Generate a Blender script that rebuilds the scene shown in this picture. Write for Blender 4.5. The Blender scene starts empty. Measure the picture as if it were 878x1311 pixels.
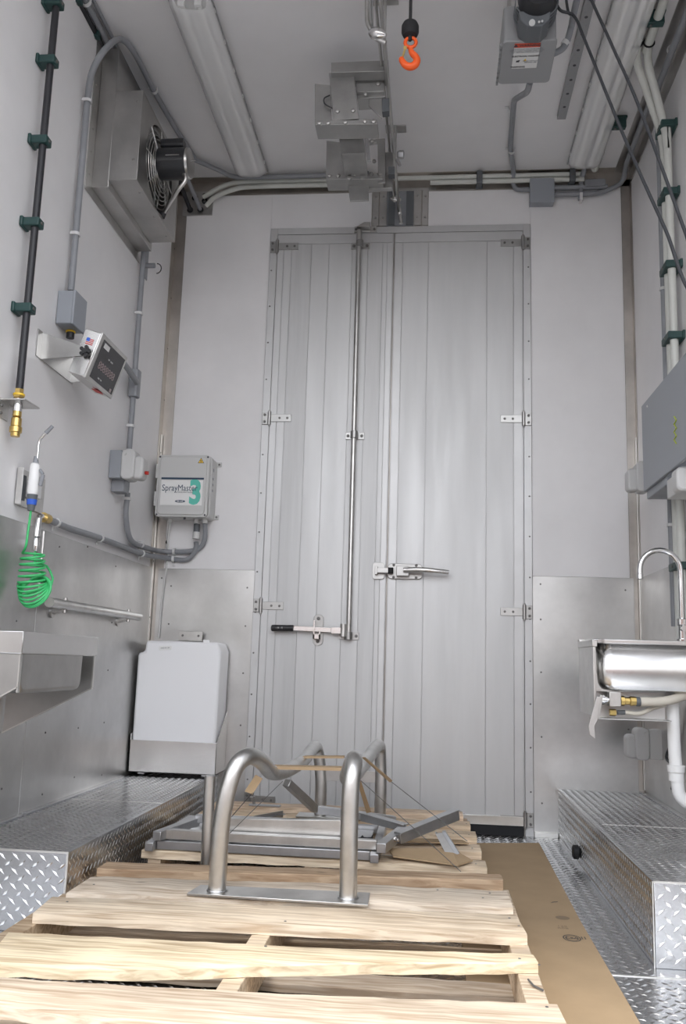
import bpy, math, random
from mathutils import Vector, Matrix
V = Vector
PI = math.pi
random.seed(7)
sc = bpy.context.scene
C = sc.collection

# ------------------------------------------------------------------ camera
F, CAM = 1128.66, V((1.3974, 0.0, .7713))
R = Matrix(((0.99496652, -0.099229, -0.01397237), (0.09545096, 0.98092695, -0.16932642), (0.03050796, 0.16714045, 0.98546098)))
cd = bpy.data.cameras.new('camera'); cam = bpy.data.objects.new('camera', cd); C.objects.link(cam)
cd.sensor_fit = 'VERTICAL'; cd.sensor_height = 24; cd.lens = F / 1311 * 24; cd.clip_start = .05
m3 = Matrix((R.col[0], R.col[2], -R.col[1])).transposed()
cam.matrix_world = Matrix.Translation(CAM) @ m3.to_4x4()
sc.camera = cam

# ------------------------------------------------------------------ light: open doorway behind the photographer, hazy sky
sc.view_settings.view_transform = 'Standard'; sc.view_settings.look = 'None'
sc.view_settings.gamma = 1; sc.view_settings.use_curve_mapping = False
sc.view_settings.exposure = 0.86
w = bpy.data.worlds.new('sky'); sc.world = w; w.use_nodes = True
nt = w.node_tree; bgn = nt.nodes['Background']
tc = nt.nodes.new('ShaderNodeTexCoord'); sx = nt.nodes.new('ShaderNodeSeparateXYZ'); rp = nt.nodes.new('ShaderNodeValToRGB')
nt.links.new(tc.outputs['Generated'], sx.inputs[0]); nt.links.new(sx.outputs['Z'], rp.inputs[0]); nt.links.new(rp.outputs[0], bgn.inputs[0])
rp.color_ramp.elements[0].color = (.98, .985, 1, 1); rp.color_ramp.elements[1].color = (.80, .87, 1, 1)
bgn.inputs[1].default_value = 2.25
sun = bpy.data.lights.new('sun', 'SUN'); sun.energy = 1.0; sun.angle = math.radians(12); sun.color = (1, .96, .9)
so = bpy.data.objects.new('sun', sun); C.objects.link(so)
so.rotation_euler = V((.25, .45, -1)).to_track_quat('-Z', 'Y').to_euler()

# ------------------------------------------------------------------ room size
W, D, H, SEAM = 2.4, 4.342, 3.3246, 1.208
YO = 1.0    # open rear end of the box body

# ------------------------------------------------------------------ measuring helpers
def ray(px, py, ax, val):
    d = R @ V((px - 439, F, 655.5 - py)); i = 'xyz'.index(ax)
    return CAM + d * ((val - CAM[i]) / d[i])
def WL(px, py, o=0): return ray(px, py, 'x', o)
def WR(px, py, o=0): return ray(px, py, 'x', W - o)
def WB(px, py, o=0): return ray(px, py, 'y', D - o)
def CE(px, py, o=0): return ray(px, py, 'z', H - o)
def FL(px, py, o=0): return ray(px, py, 'z', o)
def AY(px, py, y): return ray(px, py, 'y', y)

# ------------------------------------------------------------------ materials
MATS = {}
def mat(name, col, rough=.5, metal=0, noise=0, nscale=8, bump=0, bscale=60, stretch=None, spec=None, trans=0, rvar=0, objcol=False, coat=0):
    m = bpy.data.materials.new(name); m.use_nodes = True; t = m.node_tree; b = t.nodes['Principled BSDF']
    b.inputs['Base Color'].default_value = (*col, 1); b.inputs['Roughness'].default_value = rough; b.inputs['Metallic'].default_value = metal
    if spec is not None: b.inputs['Specular IOR Level'].default_value = spec
    if trans: b.inputs['Transmission Weight'].default_value = trans
    if coat: b.inputs['Coat Weight'].default_value = coat
    if noise or bump or rvar:
        co = t.nodes.new('ShaderNodeTexCoord'); mp = t.nodes.new('ShaderNodeMapping'); t.links.new(co.outputs['Object'], mp.inputs[0])
        if stretch: mp.inputs['Scale'].default_value = stretch
    if noise:
        n = t.nodes.new('ShaderNodeTexNoise'); n.inputs['Scale'].default_value = nscale; n.inputs['Detail'].default_value = 5; n.inputs['Roughness'].default_value = .6
        t.links.new(mp.outputs[0], n.inputs[0])
        r = t.nodes.new('ShaderNodeMapRange'); r.inputs['From Min'].default_value = .3; r.inputs['From Max'].default_value = .7
        r.inputs['To Min'].default_value = 1 - noise; r.inputs['To Max'].default_value = 1 + noise * .6
        mx = t.nodes.new('ShaderNodeVectorMath'); mx.operation = 'SCALE'; mx.inputs[0].default_value = col
        t.links.new(n.outputs[0], r.inputs[0]); t.links.new(r.outputs[0], mx.inputs['Scale']); t.links.new(mx.outputs[0], b.inputs['Base Color'])
    if rvar:
        n = t.nodes.new('ShaderNodeTexNoise'); n.inputs['Scale'].default_value = 2.5; n.inputs['Detail'].default_value = 4
        t.links.new(mp.outputs[0], n.inputs[0])
        r = t.nodes.new('ShaderNodeMapRange'); r.inputs['From Min'].default_value = .3; r.inputs['From Max'].default_value = .7
        r.inputs['To Min'].default_value = rough - rvar; r.inputs['To Max'].default_value = rough + rvar
        t.links.new(n.outputs[0], r.inputs[0]); t.links.new(r.outputs[0], b.inputs['Roughness'])
    if bump:
        n = t.nodes.new('ShaderNodeTexNoise'); n.inputs['Scale'].default_value = bscale; n.inputs['Detail'].default_value = 3
        t.links.new(mp.outputs[0], n.inputs[0]); bp = t.nodes.new('ShaderNodeBump'); bp.inputs['Strength'].default_value = bump; bp.inputs['Distance'].default_value = .002
        t.links.new(n.outputs[0], bp.inputs['Height']); t.links.new(bp.outputs[0], b.inputs['Normal'])
    MATS[name] = m; return m
mat('white_board', (.80, .79, .795), .32, 0, .05, 3, .06, 140)
mat('ceiling_board', (.80, .79, .795), .36, 0, .05, 2.2, .06, 140)
mat('stainless', (.56, .555, .545), .34, 1, .10, 2.5, .03, 90, rvar=.08)
mat('wainscot', (.56, .555, .545), .36, 1, .18, 3.2, .05, 60, rvar=.09)
mat('trim_steel', (.50, .465, .43), .42, 1, .22, 5)
mat('bright_trim', (.74, .73, .70), .32, 1, .15, 6)
mat('door_sheet', (.57, .57, .57), .5, .6, .045, 3, 0, 40, (5, 1, .5), rvar=.05)
mat('door_sheet_dull', (.54, .54, .54), .52, .6, .08, 4, 0, 40, (7, 1, .4))
mat('door_frame', (.57, .57, .57), .46, .65, .06, 6)
mat('bolt', (.42, .41, .4), .35, 1)
mat('rivet', (.16, .155, .15), .5, .5)
mat('dark_seam', (.12, .12, .12), .6)
mat('plate', (.50, .505, .515), .24, 1, .12, 9, .06, 120, rvar=.06)
mat('tread', (.86, .86, .86), .2, 1)
mat('tube_steel', (.62, .61, .59), .34, 1, .14, 14, .05, 160, rvar=.06)
mat('frame_steel', (.54, .54, .545), .38, 1, .16, 10)
mat('mirror_steel', (.74, .73, .715), .22, 1, .08, 6)
mat('chrome', (.75, .75, .75), .10, 1)
mat('box_steel', (.52, .51, .495), .33, 1, .14, 7)
mat('pvc_grey', (.27, .28, .30), .42, 0, .08, 20)
mat('enclosure_grey', (.30, .305, .31), .45)
mat('enclosure_light', (.60, .60, .59), .42)
mat('outlet_grey', (.58, .58, .575), .38)
mat('box_grey', (.31, .33, .36), .42)
mat('pvc_white', (.62, .63, .59), .35, 0, .06, 12)
mat('white_plastic', (.74, .74, .75), .35)
mat('bright_white', (.85, .85, .84), .3)
mat('strap_white', (.68, .68, .68), .45)
mat('black_plastic', (.018, .018, .02), .42)
mat('black_cable', (.035, .037, .042), .5)
mat('pipe_black', (.022, .022, .026), .45)
mat('clip_green', (.018, .055, .052), .45)
mat('rubber', (.012, .012, .014), .75)
mat('brass', (.62, .44, .16), .28, 1, .1, 40)
mat('orange', (.85, .11, .012), .4)
mat('hose_green', (.06, .52, .17), .32)
mat('blue', (.03, .12, .6), .4)
mat('red', (.55, .03, .02), .45)
mat('navy', (.02, .05, .10), .4)
mat('teal', (.12, .55, .45), .4)
mat('yellow', (.85, .55, .04), .4)
mat('tank', (.92, .92, .935), .36)
mat('motor', (.022, .023, .026), .28)
mat('cardboard', (.43, .305, .18), .85, 0, .08, 6, .1, 200)
mat('card_print', (.10, .085, .07), .8)
mat('card_print_faint', (.26, .19, .12), .85)
mat('concrete', (.17, .168, .165), .9, 0, .15, 3)
mat('sky_block_brown', (.20, .135, .115), .9, 0, .2, 2)  # dark brown of the added sky-blocking wall
mat('beige_hose', (.62, .58, .50), .4)
mat('label_white', (.72, .72, .71), .45)
mat('warning_red', (.60, .07, .03), .45)
mat('ink', (.05, .05, .06), .6)
mat('display', (.025, .024, .028), .25)
mat('digit', (.33, .26, .26), .4)
mat('highlighter', (.50, .58, .06), .5)
mat('lamp_tube', (.93, .93, .91), .25)
mat('carriage_steel', (.40, .395, .385), .36, 1, .16, 8)
mat('lamp_tray', (.80, .80, .80), .4)
mat('rubber_grey', (.12, .13, .14), .6)
# clear moulded lamp cover
m = bpy.data.materials.new('clear_cover'); m.use_nodes = True; t = m.node_tree; b = t.nodes['Principled BSDF']
tr = t.nodes.new('ShaderNodeBsdfTransparent'); tr.inputs[0].default_value = (.93, .93, .93, 1)
mx = t.nodes.new('ShaderNodeMixShader'); fr = t.nodes.new('ShaderNodeFresnel'); fr.inputs[0].default_value = 1.7
b.inputs['Base Color'].default_value = (.88, .88, .88, 1); b.inputs['Roughness'].default_value = .10
mr = t.nodes.new('ShaderNodeMapRange'); mr.inputs['To Min'].default_value = .07; mr.inputs['To Max'].default_value = .5
t.links.new(fr.outputs[0], mr.inputs[0]); t.links.new(mr.outputs[0], mx.inputs[0]); t.links.new(tr.outputs[0], mx.inputs[1]); t.links.new(b.outputs[0], mx.inputs[2])
t.links.new(mx.outputs[0], t.nodes['Material Output'].inputs[0]); MATS['clear_cover'] = m
# pale pine board, tinted per board by its object colour
m = bpy.data.materials.new('pine'); m.use_nodes = True; t = m.node_tree; b = t.nodes['Principled BSDF']; b.inputs['Roughness'].default_value = .72
co = t.nodes.new('ShaderNodeTexCoord'); oi = t.nodes.new('ShaderNodeObjectInfo'); mp = t.nodes.new('ShaderNodeMapping')
cmb = t.nodes.new('ShaderNodeCombineXYZ'); mu = t.nodes.new('ShaderNodeMath'); mu.operation = 'MULTIPLY'; mu.inputs[1].default_value = 37
t.links.new(oi.outputs['Random'], mu.inputs[0]); t.links.new(mu.outputs[0], cmb.inputs[0]); t.links.new(mu.outputs[0], cmb.inputs[1])
t.links.new(co.outputs['Object'], mp.inputs[0]); t.links.new(cmb.outputs[0], mp.inputs['Location'])
sp = t.nodes.new('ShaderNodeMapping'); sp.inputs['Scale'].default_value = (1.6, 26, 26); t.links.new(mp.outputs[0], sp.inputs[0])
n1 = t.nodes.new('ShaderNodeTexNoise'); n1.inputs['Scale'].default_value = 2.2; n1.inputs['Detail'].default_value = 6; n1.inputs['Distortion'].default_value = 1.1; t.links.new(sp.outputs[0], n1.inputs[0])
n2 = t.nodes.new('ShaderNodeTexNoise'); n2.inputs['Scale'].default_value = 5; n2.inputs['Detail'].default_value = 3; t.links.new(mp.outputs[0], n2.inputs[0])
ks = t.nodes.new('ShaderNodeMapping'); ks.inputs['Scale'].default_value = (3.0, 7, 7); t.links.new(mp.outputs[0], ks.inputs[0])
vo = t.nodes.new('ShaderNodeTexVoronoi'); vo.inputs['Scale'].default_value = 1.4; t.links.new(ks.outputs[0], vo.inputs[0])
r1 = t.nodes.new('ShaderNodeValToRGB'); r1.color_ramp.elements[0].position = .34; r1.color_ramp.elements[0].color = (.50, .385, .28, 1); r1.color_ramp.elements[1].position = .60; r1.color_ramp.elements[1].color = (.82, .715, .59, 1)
t.links.new(n1.outputs[0], r1.inputs[0])
r2 = t.nodes.new('ShaderNodeMapRange'); r2.inputs['From Min'].default_value = .02; r2.inputs['From Max'].default_value = .09; r2.inputs['To Min'].default_value = .45; t.links.new(vo.outputs['Distance'], r2.inputs[0])
r3 = t.nodes.new('ShaderNodeMapRange'); r3.inputs['From Min'].default_value = .3; r3.inputs['From Max'].default_value = .7; r3.inputs['To Min'].default_value = .8; r3.inputs['To Max'].default_value = 1.08; t.links.new(n2.outputs[0], r3.inputs[0])
mm = t.nodes.new('ShaderNodeMath'); mm.operation = 'MULTIPLY'; t.links.new(r2.outputs[0], mm.inputs[0]); t.links.new(r3.outputs[0], mm.inputs[1])
s1 = t.nodes.new('ShaderNodeVectorMath'); s1.operation = 'SCALE'; t.links.new(r1.outputs[0], s1.inputs[0]); t.links.new(mm.outputs[0], s1.inputs['Scale'])
s2 = t.nodes.new('ShaderNodeVectorMath'); s2.operation = 'MULTIPLY'; t.links.new(s1.outputs[0], s2.inputs[0]); t.links.new(oi.outputs['Color'], s2.inputs[1]); t.links.new(s2.outputs[0], b.inputs['Base Color'])
bp = t.nodes.new('ShaderNodeBump'); bp.inputs['Strength'].default_value = .35; bp.inputs['Distance'].default_value = .002; t.links.new(n1.outputs[0], bp.inputs['Height']); t.links.new(bp.outputs[0], b.inputs['Normal'])
MATS['pine'] = m

# ------------------------------------------------------------------ mesh builder
def fillet(pts, r, n=6):
    pts = [V(p) for p in pts]; out = [pts[0]]
    for i in range(1, len(pts) - 1):
        a, p, b = pts[i-1], pts[i], pts[i+1]
        da, db = (a - p), (b - p); rr = min(r, da.length * .48, db.length * .48)
        s, e = p + da.normalized() * rr, p + db.normalized() * rr
        for k in range(n + 1):
            u = k / n; out.append((1-u)**2 * s + 2*u*(1-u) * p + u*u * e)
    return out + [pts[-1]]
def catmull(pts, n=8):
    pts = [V(p) for p in pts]; q = [2*pts[0] - pts[1]] + pts + [2*pts[-1] - pts[-2]]; out = []
    for i in range(1, len(q) - 2):
        a, b, c, d = q[i-1:i+3]
        for k in range(n):
            u = k / n; out.append(.5 * ((2*b) + (c-a)*u + (2*a - 5*b + 4*c - d)*u*u + (3*b - a - 3*c + d)*u**3))
    return out + [pts[-1]]
class MB:
    def __init__(s): s.v = []; s.f = []
    def add(s, vs, fs):
        o = len(s.v); s.v += [V(v) for v in vs]; s.f += [[i + o for i in f] for f in fs]; return s
    def box(s, c, d, rot=None):
        c = V(c); d = V(d) / 2; vs = []
        for z in (-1, 1):
            for y in (-1, 1):
                for x in (-1, 1):
                    p = V((x*d.x, y*d.y, z*d.z)); vs.append(c + (rot @ p if rot else p))
        return s.add(vs, [(0,2,3,1), (4,5,7,6), (0,1,5,4), (2,6,7,3), (0,4,6,2), (1,3,7,5)])
    def bb(s, a, b):     # box from two corners
        a, b = V(a), V(b); return s.box((a+b)/2, [abs(x) for x in (b-a)])
    def prism(s, pts, vec):
        pts = [V(p) for p in pts]; n = len(pts); vec = V(vec)
        nn = V((0,0,0))
        for i in range(n): nn += pts[i].cross(pts[(i+1) % n])
        if nn.dot(vec) > 0: pts = pts[::-1]
        return s.add(pts + [p + vec for p in pts], [list(range(n)), list(range(2*n-1, n-1, -1))] + [[i, i+n, (i+1) % n + n, (i+1) % n][::1] for i in range(n)])
    def tube(s, path, r, seg=12, caps=True, closed=False):
        path = [V(p) for p in path]; n = len(path); vs = []; up = None
        for i, p in enumerate(path):
            if closed: t = (path[(i+1) % n] - path[i-1]).normalized()
            else: t = (path[min(i+1, n-1)] - path[max(i-1, 0)]).normalized()
            if up is None:
                up = V((0,0,1)) if abs(t.z) < .9 else V((0,1,0))
            a = t.cross(up).normalized(); up = a.cross(t).normalized()
            rr = r[i] if isinstance(r, (list, tuple)) else r
            for k in range(seg):
                an = 2*PI*k/seg; vs.append(p + (a*math.cos(an) + up*math.sin(an)) * rr)
        fs = []
        for i in range(n if closed else n-1):
            j = (i+1) % n
            for k in range(seg): fs.append((i*seg+k, i*seg+(k+1) % seg, j*seg+(k+1) % seg, j*seg+k))
        if caps and not closed: fs += [list(range(seg))[::-1], list(range((n-1)*seg, n*seg))]
        return s.add(vs, fs)
    def cyl(s, a, b, r, seg=16, r2=None): return s.tube([a, b], [r, r if r2 is None else r2], seg)
    def lathe(s, a, axis, prof, seg=20):   # prof [(dist along axis, radius)]
        a = V(a); ax = V(axis).normalized(); path = [a + ax*d for d, r in prof]
        up = V((0,0,1)) if abs(ax.z) < .9 else V((0,1,0)); u = ax.cross(up).normalized(); w_ = u.cross(ax)
        vs = []; n = len(prof)
        for p, (d, r) in zip(path, prof):
            for k in range(seg): an = 2*PI*k/seg; vs.append(p + (u*math.cos(an) + w_*math.sin(an)) * max(r, 1e-5))
        fs = [(i*seg+k, i*seg+(k+1) % seg, (i+1)*seg+(k+1) % seg, (i+1)*seg+k) for i in range(n-1) for k in range(seg)]
        fs += [list(range(seg))[::-1], list(range((n-1)*seg, n*seg))]
        return s.add(vs, fs)
    def rbox(s, c, d, r, axis=2, seg=5):   # box with rounded vertical (axis) edges
        c = V(c); d = V(d); ax = [(1,2,0), (2,0,1), (0,1,2)][axis]; hu, hv, hw = d[ax[0]]/2, d[ax[1]]/2, d[ax[2]]/2; pts = []
        for cx, cy, a0 in ((hu-r, hv-r, 0), (-hu+r, hv-r, PI/2), (-hu+r, -hv+r, PI), (hu-r, -hv+r, 1.5*PI)):
            for k in range(seg+1):
                a = a0 + PI/2*k/seg; p = [0,0,0]; p[ax[0]] = cx + r*math.cos(a); p[ax[1]] = cy + r*math.sin(a); p[ax[2]] = -hw; pts.append(c + V(p))
        vec = [0,0,0]; vec[ax[2]] = 2*hw
        return s.prism(pts, vec)
    def strut(s, a, b, w_, h_, up=(0,0,1)):   # bar of rectangular section from a to b
        a, b = V(a), V(b); t = (b-a).normalized(); x = t.cross(V(up)).normalized(); z = x.cross(t)
        rot = Matrix((x, t, z)).transposed(); return s.box((a+b)/2, (w_, (b-a).length, h_), rot)
ORG = {}
def link(mb, name, mt, org, parent=None, bevel=0, ang=35):
    me = bpy.data.meshes.new(name); me.from_pydata([v - org for v in mb.v], [], mb.f); me.validate()
    me.materials.append(MATS[mt]); me.shade_smooth(); me.set_sharp_from_angle(angle=math.radians(ang))
    o = bpy.data.objects.new(name, me); C.objects.link(o)
    if parent: o.parent = parent
    else: o.location = org
    ORG[o.name] = org
    if bevel:
        bm_ = o.modifiers.new('bevel', 'BEVEL'); bm_.width = bevel; bm_.segments = 2; bm_.limit_method = 'ANGLE'; bm_.angle_limit = math.radians(40)
    return o
def part(mb, name, mt, parent, bevel=0, label=None, kind=None, ang=35):
    o = link(mb, name, mt, ORG[parent.name], parent, bevel, ang)
    if label: o['label'] = label
    if kind: o['kind'] = kind
    return o
def thing(name, label, cat, loc, group=None):
    o = bpy.data.objects.new(name, None); o.empty_display_size = .05; C.objects.link(o); o.location = loc; ORG[o.name] = V(loc)
    o['label'] = label; o['category'] = cat
    if group: o['group'] = group
    return o
def single(mb, name, mt, label, cat, bevel=0, group=None, ang=35):
    lo = V([min(v[i] for v in mb.v) for i in range(3)]); hi = V([max(v[i] for v in mb.v) for i in range(3)])
    org = V(((lo.x+hi.x)/2, (lo.y+hi.y)/2, lo.z)); o = link(mb, name, mt, org, None, bevel, ang)
    o['label'] = label; o['category'] = cat
    if group: o['group'] = group
    return o
def struct(mb, name, mt, bevel=0):
    o = link(mb, name, mt, V((0,0,0)), None, bevel); o['kind'] = 'structure'; return o
def text(body, size, mt, name, parent, org, xd, yd, ext=.0004, sx=1, bold=0, label=None, align='CENTER'):
    cu = bpy.data.curves.new('t', 'FONT'); cu.body = body; cu.size = size; cu.align_x = align; cu.align_y = 'CENTER'; cu.extrude = ext; cu.offset = bold; cu.resolution_u = 3
    ob = bpy.data.objects.new('t', cu); C.objects.link(ob); bpy.context.view_layer.update()
    me = bpy.data.meshes.new_from_object(ob.evaluated_get(bpy.context.evaluated_depsgraph_get())); bpy.data.objects.remove(ob)
    xd, yd = V(xd).normalized(), V(yd).normalized(); zd = xd.cross(yd); og = V(org) - ORG[parent.name]
    for v in me.vertices: c = v.co.copy(); v.co = og + xd*c.x*sx + yd*c.y + zd*c.z
    me.materials.clear(); me.materials.append(MATS[mt]); me.name = name
    o = bpy.data.objects.new(name, me); C.objects.link(o); o.parent = parent; ORG[o.name] = ORG[parent.name]
    if label: o['label'] = label
    return o

# ================================================================== THE BOX BODY
struct(MB().bb((0, YO, -.08), (W, D, 0)), 'floor', 'plate')
struct(MB().bb((-.08, YO, -.08), (0, D, H+.08)), 'wall_left', 'white_board')
struct(MB().bb((W, YO, -.08), (W+.08, D, H+.08)), 'wall_right', 'white_board')
struct(MB().bb((-.08, D, -.08), (W+.08, D+.08, H+.08)), 'wall_back', 'trim_steel')
struct(MB().bb((0, YO, H), (W, D, H+.08)), 'ceiling', 'ceiling_board')
struct(MB().bb((-14, -16, -1.0), (16, 12, -.95)), 'ground', 'concrete')
struct(MB().bb((-13, -11.5, -1.0), (15, -10.5, 2.6)), 'wall_sky_block', 'sky_block_brown')  # unseen wall added behind the camera: blocks low sky, darkens steel reflections
wl, wr, wb, fl = (bpy.data.objects[n] for n in ('wall_left', 'wall_right', 'wall_back', 'floor'))
DX0, DX1, DH = .527, 1.89, 3.038
# back wall boards
def pb(a, b, mt, par, name='panel', bev=.001, label=None): return part(MB().bb(a, b), name, mt, par, bev, label)
pb((.058, D-.006, SEAM), (DX0-.002, D, H-.085), 'white_board', wb, label='white wall board left of the doors')
pb((DX1+.002, D-.006, SEAM), (2.352, D, H-.085), 'white_board', wb, label='white wall board right of the doors')
pb((DX0-.002, D-.006, DH+.002), (1.062, D, H-.085), 'white_board', wb)
pb((1.362, D-.006, DH+.002), (DX1+.002, D, H-.085), 'white_board', wb)
pb((.03, D-.004, 0), (DX0-.002, D, SEAM), 'wainscot', wb, label='stainless lower panel left of the doors')
pb((DX1+.002, D-.004, 0), (2.37, D, SEAM), 'wainscot', wb, label='stainless lower panel right of the doors')
# side wainscots, in sheets
sL = WL(30, 950).y
for par, x0, x1, cuts in ((wl, 0, .004, (YO, 1.9, sL, D-.02)), (wr, W-.004, W, (YO, 2.2, 3.55, D-.02))):
    for a, b in zip(cuts, cuts[1:]): pb((x0, a+.0015, 0), (x1, b-.0015, SEAM), 'wainscot', par)
pb((W-.006, 3.30, 0), (W, 3.545, SEAM-.30), 'wainscot', wr)
# small rivets
def rivets(name, pts, n, r, par, mt='rivet'):
    mb = MB()
    for p in pts: mb.lathe(V(p), n, [(0, r), (r*.5, r*.8), (r*.7, .0)], 8)
    part(mb, name, mt, par, kind='stuff')
rivets('rivet', [WL(x, y, .004) for x, y in ((54, 698), (112, 700), (76, 700), (148, 725), (155, 700), (138, 858), (58, 938), (100, 932), (133, 925), (163, 960), (95, 995), (54, 1017), (2, 1010), (130, 992), (21, 795), (143, 797))], (1, 0, 0), .004, wl)
rivets('rivet', [(x, D-.004, z) for x in (.10, .49) for z in (.45, .7, .93, 1.12)] + [(x, D-.004, z) for x in (1.93,) for z in (.15, .45, .75, 1.0, 1.17)] + [(2.33, D-.004, z) for z in (.5, .8, 1.15)] + [WB(214, 694, .008), WB(207, 740, .004)], (0, -1, 0), .0045, wb)
# corner trims
def trimz(n, mb, mt): struct(mb, 'trim_%d' % n, mt, .001)
trimz(1, MB().bb((0, D-.058, 0), (.003, D, H-.04)).bb((0, D-.003, 0), (.056, D, H-.04)), 'trim_steel')
trimz(2, MB().bb((W-.003, D-.035, .2), (W, D, H-.04)).bb((2.354, D-.003, .2), (W, D, H-.04)), 'trim_steel')
trimz(3, MB().bb((0, D-.003, H-.08), (1.06, D, H)).bb((1.365, D-.003, H-.08), (W, D, H)).bb((0, D-.05, H-.003), (W, D, H)), 'trim_steel')
trimz(4, MB().bb((W-.004, YO, H-.075), (W, D, H)).bb((W-.08, YO, H-.004), (W, D, H)), 'box_steel')
trimz(5, MB().bb((0, YO, H-.02), (.003, D, H)).bb((0, YO, H-.003), (.02, D, H)), 'white_plastic')
trimz(6, MB().bb((.004, D-.030, .23), (.010, D-.012, 1.9)).bb((W-.010, D-.024, .23), (W-.004, D-.010, 1.9)), 'bright_trim')
trimz(7, MB().bb((1.895, D-.02, 0), (2.0, D, .022)).bb((.41, D-.02, 0), (.52, D, .022)), 'bright_trim')
rivets('rivet', [(.012, D-.04, z) for z in [.4 + .28*i for i in range(10)]], (1, 0, 0), .004, wl)

# ---- slotted opening over the doors where the rail passes
sl = MB().bb((1.066, D-.010, 3.045), (1.10, D, 3.245)).bb((1.104, D-.014, 3.045), (1.142, D, 3.245)).bb((1.285, D-.014, 3.045), (1.325, D, 3.245)).bb((1.329, D-.010, 3.045), (1.360, D, 3.245)).bb((1.142, D-.006, 3.245), (1.40, D, 3.262))
trimz(8, sl, 'box_steel'); t8 = bpy.data.objects['trim_8']
part(MB().bb((1.142, D-.004, 3.045), (1.285, D-.001, 3.245)), 'opening_cover', 'pvc_grey', t8)
part(MB().bb((1.15, D-.012, 3.05), (1.185, D-.004, 3.24)).bb((1.245, D-.012, 3.05), (1.28, D-.004, 3.24)), 'flap', 'rubber_grey', t8)
mb = MB()
for x in (1.083, 1.123, 1.305, 1.345):
    for z in (3.09, 3.21): mb.lathe((x, D-.014, z), (0, -1, 0), [(0, .006), (.004, .005), (.005, 0)], 8)
part(mb, 'bolt_head', 'bolt', t8, kind='stuff')

# ================================================================== DOORS
fr_ = MB().bb((DX0, D-.016, 0), (DX0+.038, D, DH)).bb((DX1-.038, D-.016, 0), (DX1, D, DH)).bb((DX0+.038, D-.016, DH-.036), (DX1-.038, D, DH))
struct(fr_, 'trim_9', 'door_frame', .001)
rivets('rivet', [(x, D-.016, z) for x in (DX0+.012, DX1-.012) for z in [.2+.2*i for i in range(14)]], (0, -1, 0), .0045, bpy.data.objects['trim_9'])
def leaf(n, x0, x1, seams, mats_):
    o = struct(MB().bb((x0, D-.020, .052), (x1, D-.001, DH-.040)), 'door_%d' % n, 'door_frame', .001)
    y1 = D-.0235
    pb((x0+.004, y1-.0015, DH-.094), (x1-.004, D-.018, DH-.043), 'door_frame', o, 'rail')
    for (a, b), mt in zip(zip(seams, seams[1:]), mats_): pb((a+.0012, y1, .062), (b-.0012, D-.018, DH-.0965), mt, o, 'panel', .0012)
    return o
d1 = leaf(1, DX0+.040, 1.183, (.569, .604, .645, .752, .845, .968, 1.050, 1.128, 1.152, 1.181), ('door_frame', 'door_sheet', 'door_sheet_dull', 'door_sheet', 'door_sheet', 'door_sheet', 'door_sheet_dull', 'door_sheet', 'door_frame'))
d2 = leaf(2, 1.189, DX1-.040, (1.191, 1.232, 1.365, 1.667, 1.801, 1.846), ('door_frame', 'door_sheet', 'door_sheet', 'door_sheet', 'door_frame'))
def hinge(d, z, s):     # s = +1 frame on the left
    xf = DX0+.018 if s > 0 else DX1-.018; y = D-.030
    h = part(MB().bb((xf-s*.016, y+.006, z-.032), (xf+s*.014, D-.014, z+.032)), 'hinge', 'carriage_steel', d, .001)
    part(MB().bb((xf+s*.03, y+.001, z-.019), (xf+s*.135, D-.018, z+.019)), 'strap', 'carriage_steel', h, .001)
    part(MB().cyl((xf+s*.022, y, z-.034), (xf+s*.022, y, z+.034), .009, 12).cyl((xf+s*.022, y, z-.042), (xf+s*.022, y, z+.042), .005, 8), 'hinge_pin', 'bolt', h)
    mb = MB()
    for p in ((xf-s*.003, z-.018), (xf-s*.003, z+.018), (xf+s*.075, z), (xf+s*.115, z)): mb.lathe((p[0], y+.002, p[1]), (0, -1, 0), [(0, .0065), (.003, .006), (.004, 0)], 10)
    part(mb, 'bolt_head', 'rivet', h)
for z in (2.93, 1.99, 1.032, .11): hinge(d1, z, 1)
for z in (2.93, 1.99, 1.032, .075): hinge(d2, z, -1)
# bottom sweeps
for d, a, b in ((d1, .57, 1.18), (d2, 1.192, 1.846)):
    part(MB().bb((a, D-.034, .048), (b, D-.018, .088)), 'kick_rail', 'bright_trim', d, .001)
    part(MB().bb((a, D-.028, .002), (b, D-.018, .050)), 'rubber_sweep', 'rubber', d)
# lock rod on the left leaf with its brackets and lever
RX, RY = 1.013, D-.052
rod = part(MB().cyl((RX-.004, RY, .885), (RX-.010, RY, 3.0), .0125, 16), 'lock_rod', 'tube_steel', d1)
for z in (2.925, 1.897, .895):
    g = part(MB().bb((RX-.052, D-.030, z-.018), (RX+.044, D-.022, z+.018)).cyl((RX-.005, RY, z-.018), (RX-.005, RY, z+.018), .019, 16), 'rod_bracket', 'carriage_steel', d1, .001)
    part(MB().lathe((RX-.038, D-.030, z), (0, -1, 0), [(0, .008), (.005, .007), (.006, 0)], 10).lathe((RX+.031, D-.030, z), (0, -1, 0), [(0, .008), (.005, .007), (.006, 0)], 10), 'bolt_head', 'rivet', g)
g = part(MB().bb((.975, D-.026, 3.005), (1.092, D-.016, 3.036)).prism([(.99, D-.075, 3.01), (1.03, D-.075, 3.035), (1.06, D-.075, 3.035), (1.06, D-.075, 3.01)], (0, .05, 0)), 'rod_keeper', 'box_steel', d1, .001)
part(MB().lathe((.984, D-.026, 3.02), (0, -1, 0), [(0, .007), (.004, .006), (.005, 0)], 10).lathe((1.08, D-.026, 3.02), (0, -1, 0), [(0, .007), (.004, .006), (.005, 0)], 10), 'bolt_head', 'rivet', g)
zl = .92
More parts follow.
